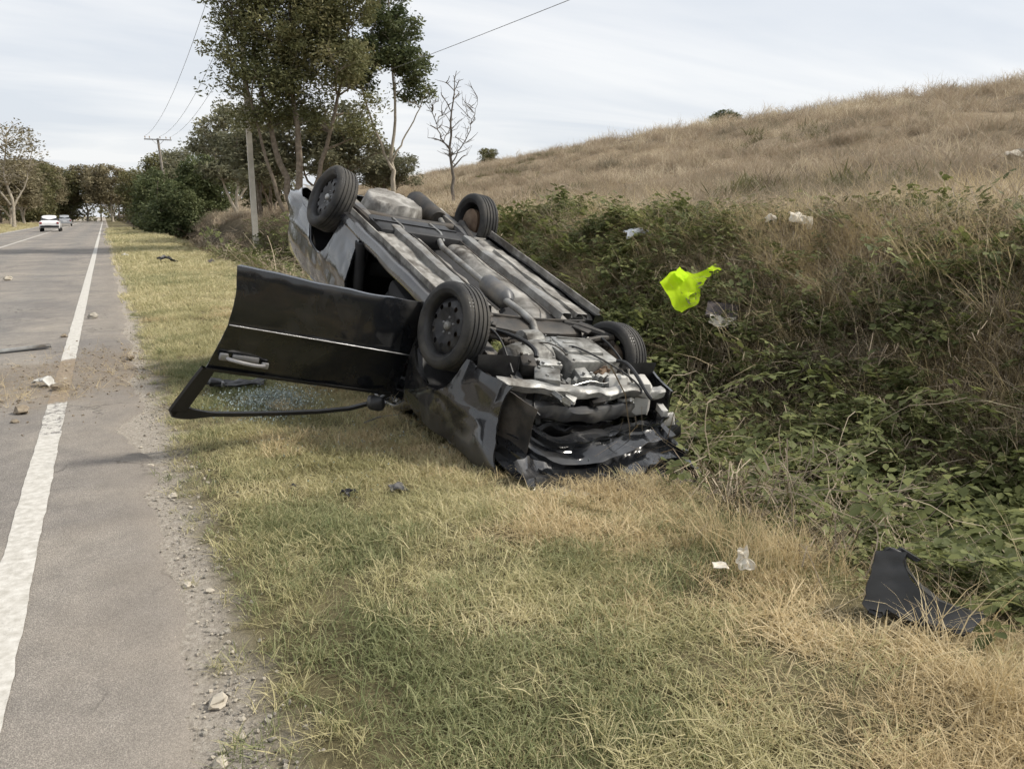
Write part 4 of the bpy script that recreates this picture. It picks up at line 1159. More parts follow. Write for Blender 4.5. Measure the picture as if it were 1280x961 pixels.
for sg in (1, -1):
    mb = MB(); xs = np.linspace(-.75, .98, 20)
    P = np.array([[(x, sg * (.37 + dy), .205 + dz) for dy, dz in ((-.055, .01), (-.045, -.05), (-.035, -.056), (.035, -.056), (.045, -.05), (.055, .01))] for x in xs])
    mb.grid(P + (crumple(P, .012, 4, 3) - P)); cpart(mb, "floor_rail", "galvanised")
    mb = MB(); xs = np.linspace(-.55, .9, 12)
    P = np.array([[(x, sg * (.60 + dy), .205 + dz) for dy, dz in ((-.06, .01), (-.05, -.03), (.05, -.03), (.06, .01))] for x in xs])
    mb.grid(P + (crumple(P, .012, 4, 6) - P)); cpart(mb, "jacking_rail", "underseal")
    mb = MB(); xs = np.linspace(-1.95, -.72, 16)
    P = np.array([[(x, sg * (.50 + dy), .27 + .05 * math.sin((x + .7) * 2) + dz) for dy, dz in ((-.05, .05), (-.04, -.05), (.04, -.05), (.05, .05))] for x in xs])
    mb.grid(P); cpart(mb, "rear_rail", "under_paint")
mb = MB(); xs = np.linspace(-.6, .85, 26)
P = np.array([[(x, .17 * math.sin(a), .245 + .085 * math.cos(a) * .9) for a in np.linspace(-1.5, 1.5, 9)] for x in xs])
cpart(MB().grid(crumple(P, .008, 9, 2), thick=.002), "heat_shield", "aluminium")
# exhaust
mb = MB(); pts = [(1.25, .02, .30), (1.12, .03, .19), (.95, .03, .185), (.7, .02, .20), (.2, 0, .215), (-.5, 0, .215), (-.8, -.08, .20), (-1.05, -.25, .23), (-1.2, -.40, .25), (-1.42, -.42, .21)]
mb.tube(np.array([np.array(p) for p in pts]), .027, 10); cpart(mb, "exhaust_pipe", "galvanised")
mb = MB(); mb.lathe([(.001, 0), (.03, 0), (.075, .05), (.08, .08), (.08, .34), (.075, .37), (.03, .42), (.001, .42)], (.30, .0, .20), (1, 0, 0), 16); cpart(mb, "catalyser", "under_paint")
mb = MB(); prof = [(.001, 0), (.09, 0), (.105, .03), (.105, .45), (.09, .48), (.001, .48)]
mb.lathe(prof, (-1.95, -.44, .235), (1, .03, 0), 20); cpart(mb, "silencer", "black_steel")
# tank
mb = MB(); mb.box((-.86, .12, .235), (.42, .86, .15), bev=.05); mb.box((-.86, -.38, .25), (.36, .2, .12), bev=.04); mb.box((-.86, .12, .155), (.03, .84, .012)); cpart(mb, "fuel_tank", "black_plastic")
for yy in (.30, -.08):
    mb = MB(); mb.tube([(-1.08, yy, .20), (-.98, yy, .155), (-.74, yy, .155), (-.64, yy, .20)], .012, 5); cpart(mb, "tank_strap", "galvanised")
# brake and fuel lines
for k, yy in enumerate((.235, .255, -.245)):
    mb = MB(); mb.tube([(x, yy + .012 * math.sin(5 * x + k), .188 - .004 * k) for x in np.linspace(-.7, .95, 30)], .006, 5); cpart(mb, "brake_line", "black_steel")
# rear beam axle hangs down on its springs (up, as the car lies)
mb = MB(); mb.tube([(-1.22, y, .20 + .03 * math.cos(y * 2)) for y in np.linspace(-.62, .62, 14)], .042, 10)
cpart(mb, "rear_axle_beam", "black_steel")
for sg in (1, -1):
    mb = MB(); mb.tube([(-.80, sg * .50, .26), (-.95, sg * .52, .215), (-1.15, sg * .56, .19), (-1.30, sg * .60, .185)], [.035, .04, .038, .045], 8); mb.box((-.80, sg * .50, .27), (.10, .09, .09), bev=.02); cpart(mb, "trailing_arm", "black_steel")
    mb = MB(); a = np.linspace(0, 2 * math.pi * 5.5, 90); mb.tube(np.stack([-1.18 + .055 * np.cos(a), sg * .48 + .055 * np.sin(a), .22 + a / a[-1] * .24], -1), .008, 5); cpart(mb, "coil_spring", "black_steel")
    mb = MB(); mb.tube([(-1.34, sg * .55, .20), (-1.42, sg * .52, .58)], .022, 8); mb.tube([(-1.355, sg * .545, .26), (-1.40, sg * .527, .46)], .03, 8); cpart(mb, "shock_absorber", "black_steel")
mb = MB(); mb.tube([(-1.22, .60, .24), (-1.10, .42, .20), (-.96, .33, .20), (-.8, .30, .22)], .009, 5); cpart(mb, "handbrake_cable", "black_plastic")

# wheels: pressed steel discs with round holes
def steel_disc():
    bm = bmesh.new(); E_ = []
    def circ(cx, cz, r, n):
        vs = [bm.verts.new((cx + r * math.cos(2 * math.pi * k / n), cz + r * math.sin(2 * math.pi * k / n), 0)) for k in range(n)]
        return [bm.edges.new((vs[k], vs[(k + 1) % n])) for k in range(n)]
    E_ += circ(0, 0, .192, 48); E_ += circ(0, 0, .034, 20)
    for k in range(10):
        a = 2 * math.pi * k / 10; E_ += circ(.138 * math.cos(a), .138 * math.sin(a), .0185, 12)
    for k in range(5):
        a = 2 * math.pi * (k + .5) / 5; E_ += circ(.057 * math.cos(a), .057 * math.sin(a), .008, 6)
    bmesh.ops.triangle_fill(bm, use_beauty=True, use_dissolve=False, edges=E_)
    bm.verts.index_update()
    V = np.array([w.co[:] for w in bm.verts]); F = [[w.index for w in f.verts] for f in bm.faces]; bm.free()
    return V, F
DV, DF = steel_disc()
def wheel(cx, cy, cz, sg, steer=0., camber=0., label=None):
    """sg: +1 when the outer face looks to the car's left"""
    A = Matrix.Rotation(steer, 3, 'Z') @ Matrix.Rotation(camber * sg, 3, 'X')
    A = np.array(A) @ np.diag([1, sg, 1.])
    c = np.array([cx, cy, cz])
    T_ = lambda V: XF(np.asarray(V) @ A.T + c)
    rim = MB()
    r = np.hypot(DV[:, 0], DV[:, 1])
    dep = np.interp(r, [.03, .045, .08, .098, .118, .155, .172, .192], [.012, .012, .004, .018, .034, .034, .024, .004])
    rim.add(np.stack([DV[:, 0], dep + .030, DV[:, 1]], -1), DF)
    rim.lathe([(.192, .030), (.196, .048), (.200, .066), (.208, .082), (.216, .087), (.218, .080), (.206, .060), (.198, .03), (.190, 0), (.190, -.05), (.208, -.078), (.216, -.08)], (0, 0, 0), (0, 1, 0), 44)
    ro = rim.build("wheel", MAT["steel_rim"], car, xf=T_, ang=35)
    if label: ro["label"] = label
    R0 = .297
    pr = [(.212, .080), (.222, .090), (.242, .101), (.262, .101), (.280, .093), (.290, .082), (.2955, .070)]
    grooves = [.052, .018, -.018, -.052]
    tread = []
    prev = .070
    for g in grooves:
        tread += [(R0, g + .006), (R0 - .008, g + .0045), (R0 - .008, g - .0045), (R0, g - .006)]
    prof = pr + tread + [(a, -b2) for a, b2 in reversed(pr)]
    ty = MB(); n = 72; ty.lathe(prof, (0, 0, 0), (0, 1, 0), n)
    # sipes: shallow cross cuts at the shoulders
    for k in range(72):
        a = 2 * math.pi * k / 72
        for s_ in (1, -1):
            d = np.array([math.cos(a), 0, math.sin(a)]); t_ = np.array([-math.sin(a), 0, math.cos(a)])
            q0 = d * .2978; V = [q0 + t_ * .004 + [0, s_ * .053, 0], q0 - t_ * .004 + [0, s_ * .053, 0], d * .2905 - t_ * .004 + [0, s_ * .083, 0], d * .2905 + t_ * .004 + [0, s_ * .083, 0]]
            ty.add([v * [1.002, 1, 1.002] for v in V], [(0, 1, 2, 3)], 1)
    ty.build("tyre", [MAT["rubber"], MAT["black_trim"]], ro, xf=T_, ang=28)
    hb = MB(); hb.lathe([(.001, .066), (.018, .066), (.026, .060), (.030, .052), (.031, .038)], (0, 0, 0), (0, 1, 0), 18); hb.build("hub_cap", MAT["aluminium" if sg > 0 else "black_steel"], ro, xf=T_)
    for k in range(5):
        a = 2 * math.pi * (k + .5) / 5
        bo = MB(); bo.lathe([(.001, .030), (.0085, .030), (.0085, .046), (.006, .049), (.001, .049)], (.057 * math.cos(a), 0, .057 * math.sin(a)), (0, 1, 0), 6); bo.build("wheel_bolt", MAT["steel_grey"], ro, xf=T_)
    dr = MB(); dr.lathe([(.001, -.008), (.05, -.008), (.135, -.012), (.142, -.02), (.142, -.065), (.10, -.075), (.001, -.075)], (0, 0, 0), (0, 1, 0), 28); dr.build("brake_drum", MAT["rusty_steel"], ro, xf=T_)
    return ro
wheel(RW - .02, .775, .155, 1, 0.05, -.30, "upturned left rear wheel, highest point of the wreck")
wheel(RW - .02, -.745, .16, -1, -.03, .03, "upturned right rear wheel")
wheel(FW - .02, .765, .215, 1, -.06, -.13, "upturned left front wheel with worn tread")
wheel(FW + .0, -.69, .38, -1, -.14, .10, "right front wheel pushed into its housing")

# engine bay seen from below
mb = MB()
for sg in (1, -1):
    m2 = MB(); xs = np.linspace(.88, 1.98, 18)
    P = np.array([[(x, sg * (.46 + dy), .36 + .06 * math.sin((x - .9) * 1.6) + dz) for dy, dz in ((-.05, .06), (-.045, -.05), (.045, -.05), (.05, .06))] for x in xs])
    m2.grid(smash(P, .06, 7 + sg), thick=.004); cpart(m2, "chassis_leg", "under_paint")
m2 = MB(); P = np.array([[(1.06 + dx, y, .235 + dz + .03 * math.cos(y * 3)) for dx, dz in ((-.12, .05), (-.11, -.03), (-.05, -.045), (.07, -.045), (.12, -.02), (.13, .05))] for y in np.linspace(-.42, .42, 18)])
m2.grid(crumple(P, .012, 5, 4), thick=.006); cpart(m2, "subframe", "black_steel")
m2 = MB(); m2.box((1.50, -.16, .30), (.40, .46, .20), (.03, .02, 0), bev=.02); m2.box((1.47, -.14, .225), (.27, .32, .09), (.05, .04, .06), bev=.02)
for k in range(3): m2.box((1.38 + k * .08, -.15, .182), (.010, .26, .014), (0, 0, .06), bev=.003)
for k in range(12): m2.lathe([(.001, 0), (.008, 0), (.008, .012), (.001, .012)], (1.32 + .36 * (k % 6) / 5, -.36 if k < 6 else .04, .205), (0, 0, -1), 6)
m2.box((1.50, -.16, .50), (.44, .50, .22), bev=.03); cpart(m2, "engine_sump", "cast_metal")
m2 = MB(); m2.lathe([(.001, 0), (.12, 0), (.155, .04), (.16, .10), (.14, .20), (.12, .28), (.09, .36), (.06, .38), (.001, .38)], (1.47, .08, .34), (0, 1, 0), 20); m2.lathe([(.001, 0), (.10, 0), (.115, .03), (.10, .16), (.05, .19), (.001, .19)], (1.30, .06, .29), (0, 1, 0), 18)
for k in range(8):
    a = 2 * math.pi * k / 8; m2.box((1.47 + .13 * math.cos(a), .22, .34 + .13 * math.sin(a)), (.016, .22, .02), (0, -a, 0))
cpart(m2, "gearbox", "cast_metal")
for k, (p, r) in enumerate([((1.64, -.42, .34), .075), ((1.52, -.43, .46), .055), ((1.40, -.43, .31), .062)]):
    m2 = MB(); m2.lathe([(.001, 0), (r * .4, 0), (r * .45, .01), (r * .95, .012), (r, .02), (r * .9, .03), (r, .04), (r * .95, .048), (.001, .05)], p, (0, -1, 0), 22); cpart(m2, "belt_pulley", "black_steel")
m2 = MB(); m2.box((1.66, -.05, .42), (.16, .26, .16), bev=.03); m2.lathe([(.001, 0), (.06, 0), (.07, .03), (.07, .14), (.05, .17), (.001, .17)], (1.72, -.38, .36), (0, 1, 0), 18); cpart(m2, "alternator", "aluminium")
for sg in (1, -1):
    m2 = MB(); P = [(1.30, sg * .26, .28), (1.29, sg * .36, .27), (1.28, sg * .50, .255), (1.27, sg * .64, .24)]
    m2.tube(P, .014, 8); m2.lathe([(.02, 0), (.045, .01), (.03, .03), (.042, .04), (.028, .06), (.036, .07), (.024, .10), (.018, .11)], P[0], (0, sg, -.05), 14); m2.lathe([(.018, 0), (.026, .01), (.036, .03), (.028, .05), (.042, .06), (.045, .09), (.02, .10)], (1.275, sg * .55, .25), (0, sg, -.05), 14); cpart(m2, "drive_shaft", "black_steel")
    m2 = MB(); m2.tube([(1.02, sg * .34, .215), (1.10, sg * .44, .20), (1.20, sg * .55, .195), (1.27, sg * .64, .20)], [.03, .032, .03, .028], 8); m2.tube([(1.32, sg * .36, .215), (1.29, sg * .5, .2), (1.27, sg * .64, .20)], [.022, .024, .024], 8); m2.box((1.12, sg * .46, .197), (.14, .2, .02), (0, 0, sg * .6), bev=.008); cpart(m2, "control_arm", "black_steel")
    m2 = MB(); m2.tube([(1.12, sg * .20, .30), (1.12, sg * .42, .285), (1.14, sg * .64, .26)], .009, 7); cpart(m2, "tie_rod", "galvanised")
    m2 = MB(); m2.tube([(1.27, sg * .60, .26), (1.25, sg * .56, .52), (1.23, sg * .52, .80)], [.03, .026, .02], 10); cpart(m2, "strut", "black_steel")
m2 = MB(); m2.tube([(1.0, y, .19 + .02 * math.cos(3 * y)) for y in np.linspace(-.55, .55, 16)] , .011, 7); cpart(m2, "anti_roll_bar", "black_steel")
# radiator, its support and the bumper beam
m2 = MB(); P = np.array([[(1.86 + .03 * math.sin(3 * y), y, z) for z in np.linspace(.28, .66, 12)] for y in np.linspace(-.36, .30, 26)])
P[..., 0] += .02 * np.sign(np.sin(np.arange(26) * 3.14159))[:, None]; m2.grid(smash(P, .05, 13), thick=.03); cpart(m2, "radiator", "cast_metal")
for k in range(11):
    m2 = MB(); z = .30 + .033 * k; q = np.array([(1.905, y, z) for y in np.linspace(-.35, .29, 14)]); m2.tube(smash(q, .05, 13) , .0035, 4); cpart(m2, "radiator_fin", "aluminium")
def beam(name, mat, x, z, hw, w, h, amp, seed, xb=.0, th=.004):
    P = np.array([[(x - xb * (y / hw) ** 2 + dx, y, z + dz) for dx, dz in ((-w, h), (w * .6, h), (w, h * .6), (w, -h * .6), (w * .6, -h), (-w, -h))] for y in np.linspace(-hw, hw, 34)])
    m2 = MB(); m2.grid(smash(P, amp, seed), thick=th); return cpart(m2, name, mat)
beam("radiator_support", "galvanised", 1.97, .33, .70, .035, .03, .022, 15, .04)
beam("bumper_beam", "under_paint", 2.03, .47, .60, .03, .05, .03, 16, .10)
m2 = MB(); m2.box((1.80, -.52, .40), (.22, .20, .26), (.2, .1, .3), bev=.04, jit=.012); cpart(m2, "washer_bottle", "white_plastic")
m2 = MB(); m2.box((1.78, -.30, .33), (.16, .16, .14), (.1, .3, .2), bev=.03, jit=.01); cpart(m2, "plastic_reservoir", "white_plastic", label="pale plastic reservoir hanging in the broken front")
rh = random.Random(5)
for k, (x, y, w, h, mt) in enumerate([(1.62, .20, .10, .20, "aluminium"), (1.72, -.02, .16, .10, "cast_metal"), (1.60, .34, .14, .10, "black_steel"), (1.76, .30, .12, .16, "cast_metal"), (1.40, -.40, .10, .12, "black_steel"), (1.70, -.22, .10, .12, "rusty_steel")]):
    m2 = MB(); m2.box((x, y, .30), (w, h, .10), (.1 * k, -.08 * k, .2 * k), bev=.012)
    for q in range(4): m2.lathe([(.001, 0), (.011, 0), (.011, .014), (.001, .014)], (x + (.35 * w) * (1 if q % 2 else -1), y + (.35 * h) * (1 if q > 1 else -1), .25), (0, 0, -1), 6)
    cpart(m2, "engine_mount", mt)
m2 = MB(); m2.lathe([(.001, 0), (.15, 0), (.16, .01), (.16, .035), (.15, .045), (.001, .045)], (1.80, -.04, .46), (1, 0, 0), 30); cpart(m2, "radiator_fan", "black_plastic")
m2 = MB()
a = np.linspace(0, 2 * math.pi, 40); m2.tube(np.stack([1.53 + .17 * np.cos(a), np.full(40, -.455), .37 + .12 * np.sin(a)], -1), .009, 5); cpart(m2, "drive_belt", "rubber")
for k, yy in enumerate((-.52, .53)):
    m2 = MB(); m2.tube(bez(np.array([1.2, yy, .22]), np.array([1.3, yy * .9, .16]), np.array([1.5, yy * .95, .18]), np.array([1.7, yy, .3]), 12), .008, 6); cpart(m2, "brake_hose", "black_plastic")
for k in range(13):
    a0 = np.array([rh.uniform(1.15, 1.7), rh.uniform(-.5, .5), rh.uniform(.18, .34)]); a3 = a0 + [rh.uniform(.1, .45), rh.uniform(-.4, .4), rh.uniform(-.03, .16)]
    a1 = a0 + [.08, rh.uniform(-.12, .12), rh.uniform(-.12, -.02)]; a2 = a3 + [-.06, rh.uniform(-.12, .12), rh.uniform(-.1, 0)]
    m2 = MB(); m2.tube(bez(a0, a1, a2, a3, 14), rh.choice([.005, .007, .010, .014, .016]), 7); cpart(m2, "hose", rh.choice(["black_plastic", "black_plastic", "black_steel", "galvanised"]))
for k in range(9):
    m2 = MB(); c_ = (rh.uniform(1.55, 1.92), rh.uniform(-.55, .5), rh.uniform(.26, .42)); m2.box(c_, (rh.uniform(.05, .16), rh.uniform(.03, .12), rh.uniform(.015, .07)), (rh.uniform(-.6, .6), rh.uniform(-.6, .6), rh.uniform(-1, 1)), bev=.008, jit=.008)
    cpart(m2, "engine_bracket", rh.choice(["galvanised", "cast_metal", "aluminium", "black_steel", "white_plastic"]))
# bumper skin: torn loose on the left, folded down to the ground
nB, mB = 74, 30
ys = np.linspace(-.66, .70, nB); P = np.zeros((nB, mB, 3))
fx = [2.04, 2.14, 2.12, 2.26, 2.24, 2.40, 2.38, 2.54, 2.66, 2.62]; fz = [.52, .50, .56, .57, .62, .625, .68, .68, .73, .80]
for i, y in enumerate(ys):
    t = np.linspace(0, 1, mB); q = np.linspace(0, 1, len(fx))
    w = .5 + .5 * math.cos((y + .15) * 2.0)
    P[i, :, 0] = np.interp(t, q, fx) * (.90 + .10 * w) - .05 * max(0, -y - .55) * 6 * .3
    P[i, :, 1] = y + .03 * np.sin(t * 9 + 2 * y)
    P[i, :, 2] = np.interp(t, q, fz) + .03 * math.sin(3.1 * y) - .04 * (y < -.6)
P[..., 0] -= .30 * np.clip((P[..., 1] - .35) / .35, 0, 1)[..., ] ** 1.6
P = crumple(P, .034, 2.6, 21)
cpart(MB().grid(on_ground(P), thick=.005), "front_bumper", "paint", ang=30)
P = np.array([[(2.16 + .10 * math.sin(t * 3.0) + .2 * t, .44 + .34 * u + .03 * math.sin(6 * t), .60 + .22 * t - .05 * u) for t in np.linspace(0, 1, 12)] for u in np.linspace(0, 1, 16)])
cpart(MB().grid(on_ground(crumple(P, .06, 4.2, 27)), thick=.005), "bumper_corner", "paint_scuffed", ang=30, label="torn left corner of the bumper skin")
P = np.array([[(1.62 + .42 * t, .70 - .10 * t + .03 * math.sin(5 * t), .34 + .5 * u) for u in np.linspace(0, 1, 12)] for t in np.linspace(0, 1, 14)])
cpart(MB().grid(on_ground(crumple(P, .03, 3.5, 29)), thick=.006), "inner_wing", "black_steel")
P = np.array([[(1.96 + .05 * math.cos(t * 3), y, .58 + .16 * t) for t in np.linspace(0, 1, 7)] for y in np.linspace(-.50, .42, 30)])
cpart(MB().grid(on_ground(crumple(smash(P, .05, 24), .02, 9, 2)), thick=.01), "grille", "black_plastic")
m2 = MB(); m2.box((1.98, -.66, .42), (.16, .05, .05), (.2, .1, .5), bev=.01, jit=.004); m2.box((2.02, -.70, .48), (.04, .12, .09), (.4, .2, .3), bev=.01, jit=.006); cpart(m2, "bumper_bracket", "white_plastic", label="pale bracket sticking out at the far front corner")
m2 = MB(); m2.box((2.00, -.78, .56), (.16, .12, .14), (.3, .4, .3), bev=.03, jit=.015); cpart(m2, "fog_lamp_housing", "black_plastic")
# bonnet, buckled
X = np.linspace(.98, 2.06, 46); Y = np.linspace(-.70, .70, 46); XX, YY = np.meshgrid(X, Y, indexing='ij')
P = np.stack([XX, YY, .965 - .14 * ((XX - .98) / 1.08) ** 2 - .05 * (YY / .7) ** 2 + .10 * np.exp(-((XX - 1.55) / .12) ** 2)], -1)
P[..., 0] += .32 * smooth(1.5, 2.06, P[..., 0])
P = smash(P, .12, 31, 2.4); cpart(MB().grid(on_ground(P), thick=.006), "bonnet", "paint_scuffed")
# headlamps: the left one hangs out broken, glass side forward
for sg in (1, -1):
    if sg > 0: c0 = np.array([2.50, .66, .74]); A3 = np.array(Matrix.Rotation(.75, 3, 'Y') @ Matrix.Rotation(.5, 3, 'X') @ Matrix.Rotation(.35, 3, 'Z'))
    else: c0 = np.array([1.86, -.62, .72]); A3 = np.array(Matrix.Rotation(-.2, 3, 'Z'))
    B_ = np.linspace(-1, 1, 25); T_ = np.linspace(-1, 1, 17)
    bowl = np.array([[(-.11 * (1 - .8 * max(abs(p), abs(q)) ** 3), .17 * p, (.085 - .02 * p) * q) for q in T_] for p in B_])
    lens = np.array([[(.035 * (1 - p * p) * (1 - .5 * q * q) + .004 * math.sin(p * 40), .17 * p, (.085 - .02 * p) * q) for q in T_] for p in B_])
    pose = lambda P: on_ground(P @ A3.T + c0, .02)
    o = cpart(MB().grid(pose(crumple(bowl, .012, 8, 5)), thick=.005), "headlamp", "lamp_reflector" if sg < 0 else "black_plastic", label="broken left headlamp hanging out of the crushed wing" if sg > 0 else None)
    o2 = MB(); o2.grid(pose(crumple(bowl * .88 + [.012, 0, 0], .014, 9, 6)), thick=.003); o2.build("reflector", MAT["lamp_reflector"], o, xf=XF)
    o3 = MB(); o3.grid(pose(crumple(lens[: 25 if sg < 0 else 15], .010, 7, 8)), thick=.003); o3.build("lens", MAT["lens_plastic"], o, xf=XF)
# cabin: roof, pillars, glass, seats
X = np.linspace(-1.42, .42, 40); Y = np.linspace(-.57, .57, 34); XX, YY = np.meshgrid(X, Y, indexing='ij')
P = np.stack([XX, YY, 1.445 - .05 * (YY / .57) ** 2 - .05 * ((XX + .4) / .9) ** 2], -1)
P = crumple(P, .05, 2.2, 41); cpart(MB().grid(on_ground(P, .015), thick=.012), "roof", "paint_scuffed")
def pillar(name, a, b2, w0, w1, mat="paint", bulge=.0):
    a = np.array(a); b2 = np.array(b2); m2 = MB(); t = np.linspace(0, 1, 10)[:, None]
    P = a + (b2 - a) * t; P[:, 1] += bulge * np.sin(t[:, 0] * 3.14) * np.sign(a[1])
    m2.tube(on_ground(P, .03), np.linspace(w0, w1, 10), 10); return cpart(m2, name, mat)
for sg in (1, -1):
    pillar("windscreen_pillar", (1.0, sg * .73, .94), (.36, sg * .56, 1.40), .05, .035)
    pillar("door_pillar", (-.44, sg * .79, .25), (-.52, sg * .57, 1.40), .05, .035, "interior")
    pillar("roof_rail", (.36, sg * .57, 1.40), (-1.40, sg * .55, 1.37), .03, .03)
    X = np.linspace(-1.95, -1.18, 14); P = np.array([[(x, sg * ((S_side(x, .93)) * (1 - t) + .56 * t), .93 + t * (np.interp(x, [-1.95, -1.45, -1.18], [.05, .42, .44]))) for t in np.linspace(0, 1, 10)] for x in X])
    cpart(MB().grid(on_ground(crumple(P, .02, 3, 4)), thick=.01 * sg), "rear_pillar", "paint_scuffed")
    P = np.array([[(x, sg * (.79 * (1 - t) + .58 * t) , .95 + .40 * t) for t in np.linspace(0, 1, 8)] for x in np.linspace(-1.18, -.50, 10)])
    cpart(MB().grid(on_ground(P), thick=.004 * sg), "quarter_window", "car_glass")
    m2 = MB(); P = np.array([[(-1.99 + .03 * abs(a), sg * (.66 + .09 * b2) - 0, .72 + .16 * a) for a in np.linspace(-1, 1, 6)] for b2 in np.linspace(-1, 1, 6)])
    P[..., 0] += .12 * np.clip((np.abs(P[..., 1]) - .62) / .13, 0, 1) ** 2; m2.grid(P + [-.02, 0, 0], thick=.03 * -sg); cpart(m2, "tail_light", "red_lamp")
P = np.array([[(.99 - .62 * t + .04 * math.cos(y * 2), y * (1 - .22 * t), .96 + .43 * t) for t in np.linspace(0, 1, 14)] for y in np.linspace(-.70, .70, 22)])
cpart(MB().grid(on_ground(crumple(P, .05, 3, 12), .02), thick=.005), "windscreen", "car_glass")
P = np.array([[(-1.97 + .50 * t, y * (1 - .16 * t), .95 + .42 * t) for t in np.linspace(0, 1, 10)] for y in np.linspace(-.62, .62, 20)])
cpart(MB().grid(on_ground(P, .02), thick=.005), "rear_window", "car_glass")
P = np.array([[(-2.01 + .04 * abs(y / .68) ** 3 + (.03 if z < .5 else 0) + .02 * math.cos(z * 5), y, z) for z in np.linspace(.44, .96, 14)] for y in np.linspace(-.70, .70, 26)])
cpart(MB().grid(crumple(P, .015, 2.6, 14), thick=.01), "tailgate", "paint_scuffed")
ph = np.linspace(-1, 1, 46); P = []
for a in ph:
    y = .80 * np.sign(a) * (1 - (1 - min(1, abs(a) * 1.25)) ** 1.0) if abs(a) < .8 else .80 * np.sign(a)
    x = -2.07 + .05 * (abs(a) / .8) ** 2 if abs(a) < .72 else -2.03 + .50 * ((abs(a) - .72) / .28) ** 1.1
    P.append([(x + .03 * math.cos((z - .36) / .28 * 3.14 - 1.57) * -1 + (.06 if z < .38 else 0), y * (1 - (.02 if z < .38 else 0)), z) for z in np.linspace(.33, .64, 9)])
P = np.array(P); cpart(MB().grid(crumple(P, .028, 3.6, 8), thick=.008), "rear_bumper", "paint_scuffed")
def seat(x, y):
    m2 = MB(); m2.box((x, y, .52), (.52, .50, .16), (0, -.12, 0), bev=.06); m2.box((x - .30, y, .84), (.14, .48, .60), (0, -.22, 0), bev=.06); m2.box((x - .40, y, 1.20), (.10, .26, .16), (0, -.2, 0), bev=.05); cpart(m2, "front_seat", "interior")
seat(.10, .36); seat(.10, -.36)
m2 = MB(); m2.box((-.80, 0, .52), (.45, 1.2, .16), bev=.06); m2.box((-1.08, 0, .80), (.14, 1.2, .55), (0, -.3, 0), bev=.06); cpart(m2, "rear_seat", "interior")
m2 = MB(); m2.box((.80, 0, .80), (.34, 1.36, .30), bev=.07); cpart(m2, "dashboard", "interior")
m2 = MB(); a = np.linspace(0, 2 * math.pi, 33); m2.tube(np.stack([.52 + .07 * np.sin(a), .36 + .18 * np.cos(a), .86 + .17 * np.sin(a)], -1), .014, 8); m2.tube([(.52, .36, .86), (.72, .36, .80)], .03, 8); cpart(m2, "steering_wheel", "interior")
m2 = MB(); m2.grid(np.array([[(x, y, .30 + .02 * math.sin(9 * y)) for y in np.linspace(-.70, .70, 20)] for x in np.linspace(-1.2, .9, 20)])); cpart(m2, "carpet", "interior")
m2 = MB()
for sg in (1, -1):
    P = np.array([[(x, sg * .69, z) for z in np.linspace(.3, .92, 4)] for x in np.linspace(-1.3, -.46 if sg > 0 else .9, 6)]); m2 = MB(); m2.grid(P, thick=.01); cpart(m2, "side_trim", "interior")

# open driver's door: hangs from its front hinges, window frame down on the grass
DR = np.array([[-0.0622, 0.041, 0.9972], [0.9945, 0.087, 0.0585], [-0.0843, 0.9954, -0.0462]])
_u, _s, _v = np.linalg.svd(DR); DR = _u @ _v
DT = np.array([0.9061, 0.7572, 0.0127])
DXF = lambda V: np.asarray(V) @ DR.T + DT - ROOF
def door_n(v):       # how far the skin lies from the flat of the door
    return np.interp(v, [.20, .26, .45, .575, .595, .64, .80, .93, 1.36], [-.075, -.045, -.012, .0, .008, -.006, -.016, -.04, -.20])
us = np.linspace(0, 1, 48); vs = np.concatenate([np.linspace(.225, .56, 12), [.575, .585, .595, .605, .62], np.linspace(.66, .93, 10)])
def trail(v): return float(np.interp(v, [.22, .40, .60, .80, .95, 1.1, 1.36], [1.31, 1.29, 1.295, 1.325, 1.36, 1.39, 1.445]))
P = np.array([[(.012 + u * (trail(v) - .012), v + .012 * math.sin(u * 3.1) * (v < .3), float(door_n(v)) - .05 * (1 - u) ** 6) for v in vs] for u in us])
P = P + (crumple(P, .010, 2.4, 17) - P)
door = MB().grid(P, thick=.006).build("front_door", MAT["paint"], car, xf=DXF, ang=50); door["label"] = "driver's door swung wide open, upside down with its window gone"
inn = P.copy(); inn[..., 2] = inn[..., 2] * .3 - .085
inn[:, :, 0] = .03 + (inn[:, :, 0] - .03) * .975
MB().grid(inn, thick=-.004).build("door_trim_panel", MAT["interior"], door, xf=DXF)
rim_ = MB()
def rib(a, b2): return np.stack([a, b2], 1)
rim_.grid(rib(P[:, 0], inn[:, 0])); rim_.grid(rib(P[-1], inn[-1])); rim_.grid(rib(P[0], inn[0])); rim_.grid(rib(P[:, -1], inn[:, -1]))
rim_.build("door_edge", MAT["paint"], door, xf=DXF)
fr = np.array([(1.335, .93), (1.375, 1.10), (1.43, 1.335), (1.33, 1.343), (1.034, 1.298), (.776, 1.25), (.509, 1.192), (.294, 1.126), (.144, 1.039), (.06, .94)])
tt = np.linspace(0, 1, 70); kk = np.linspace(0, 1, len(fr))
F2 = np.stack([np.interp(tt, kk, fr[:, 0]), np.interp(tt, kk, fr[:, 1])], -1)
F3 = np.array([(u, v, float(door_n(v)) - .01) for u, v in F2])
mb = MB(); prof = [(-.028, -.004), (-.026, .014), (.018, .016), (.024, 0), (.02, -.022), (-.02, -.02)]
cen = np.array([.75, 1.02, -.08]); Q = []
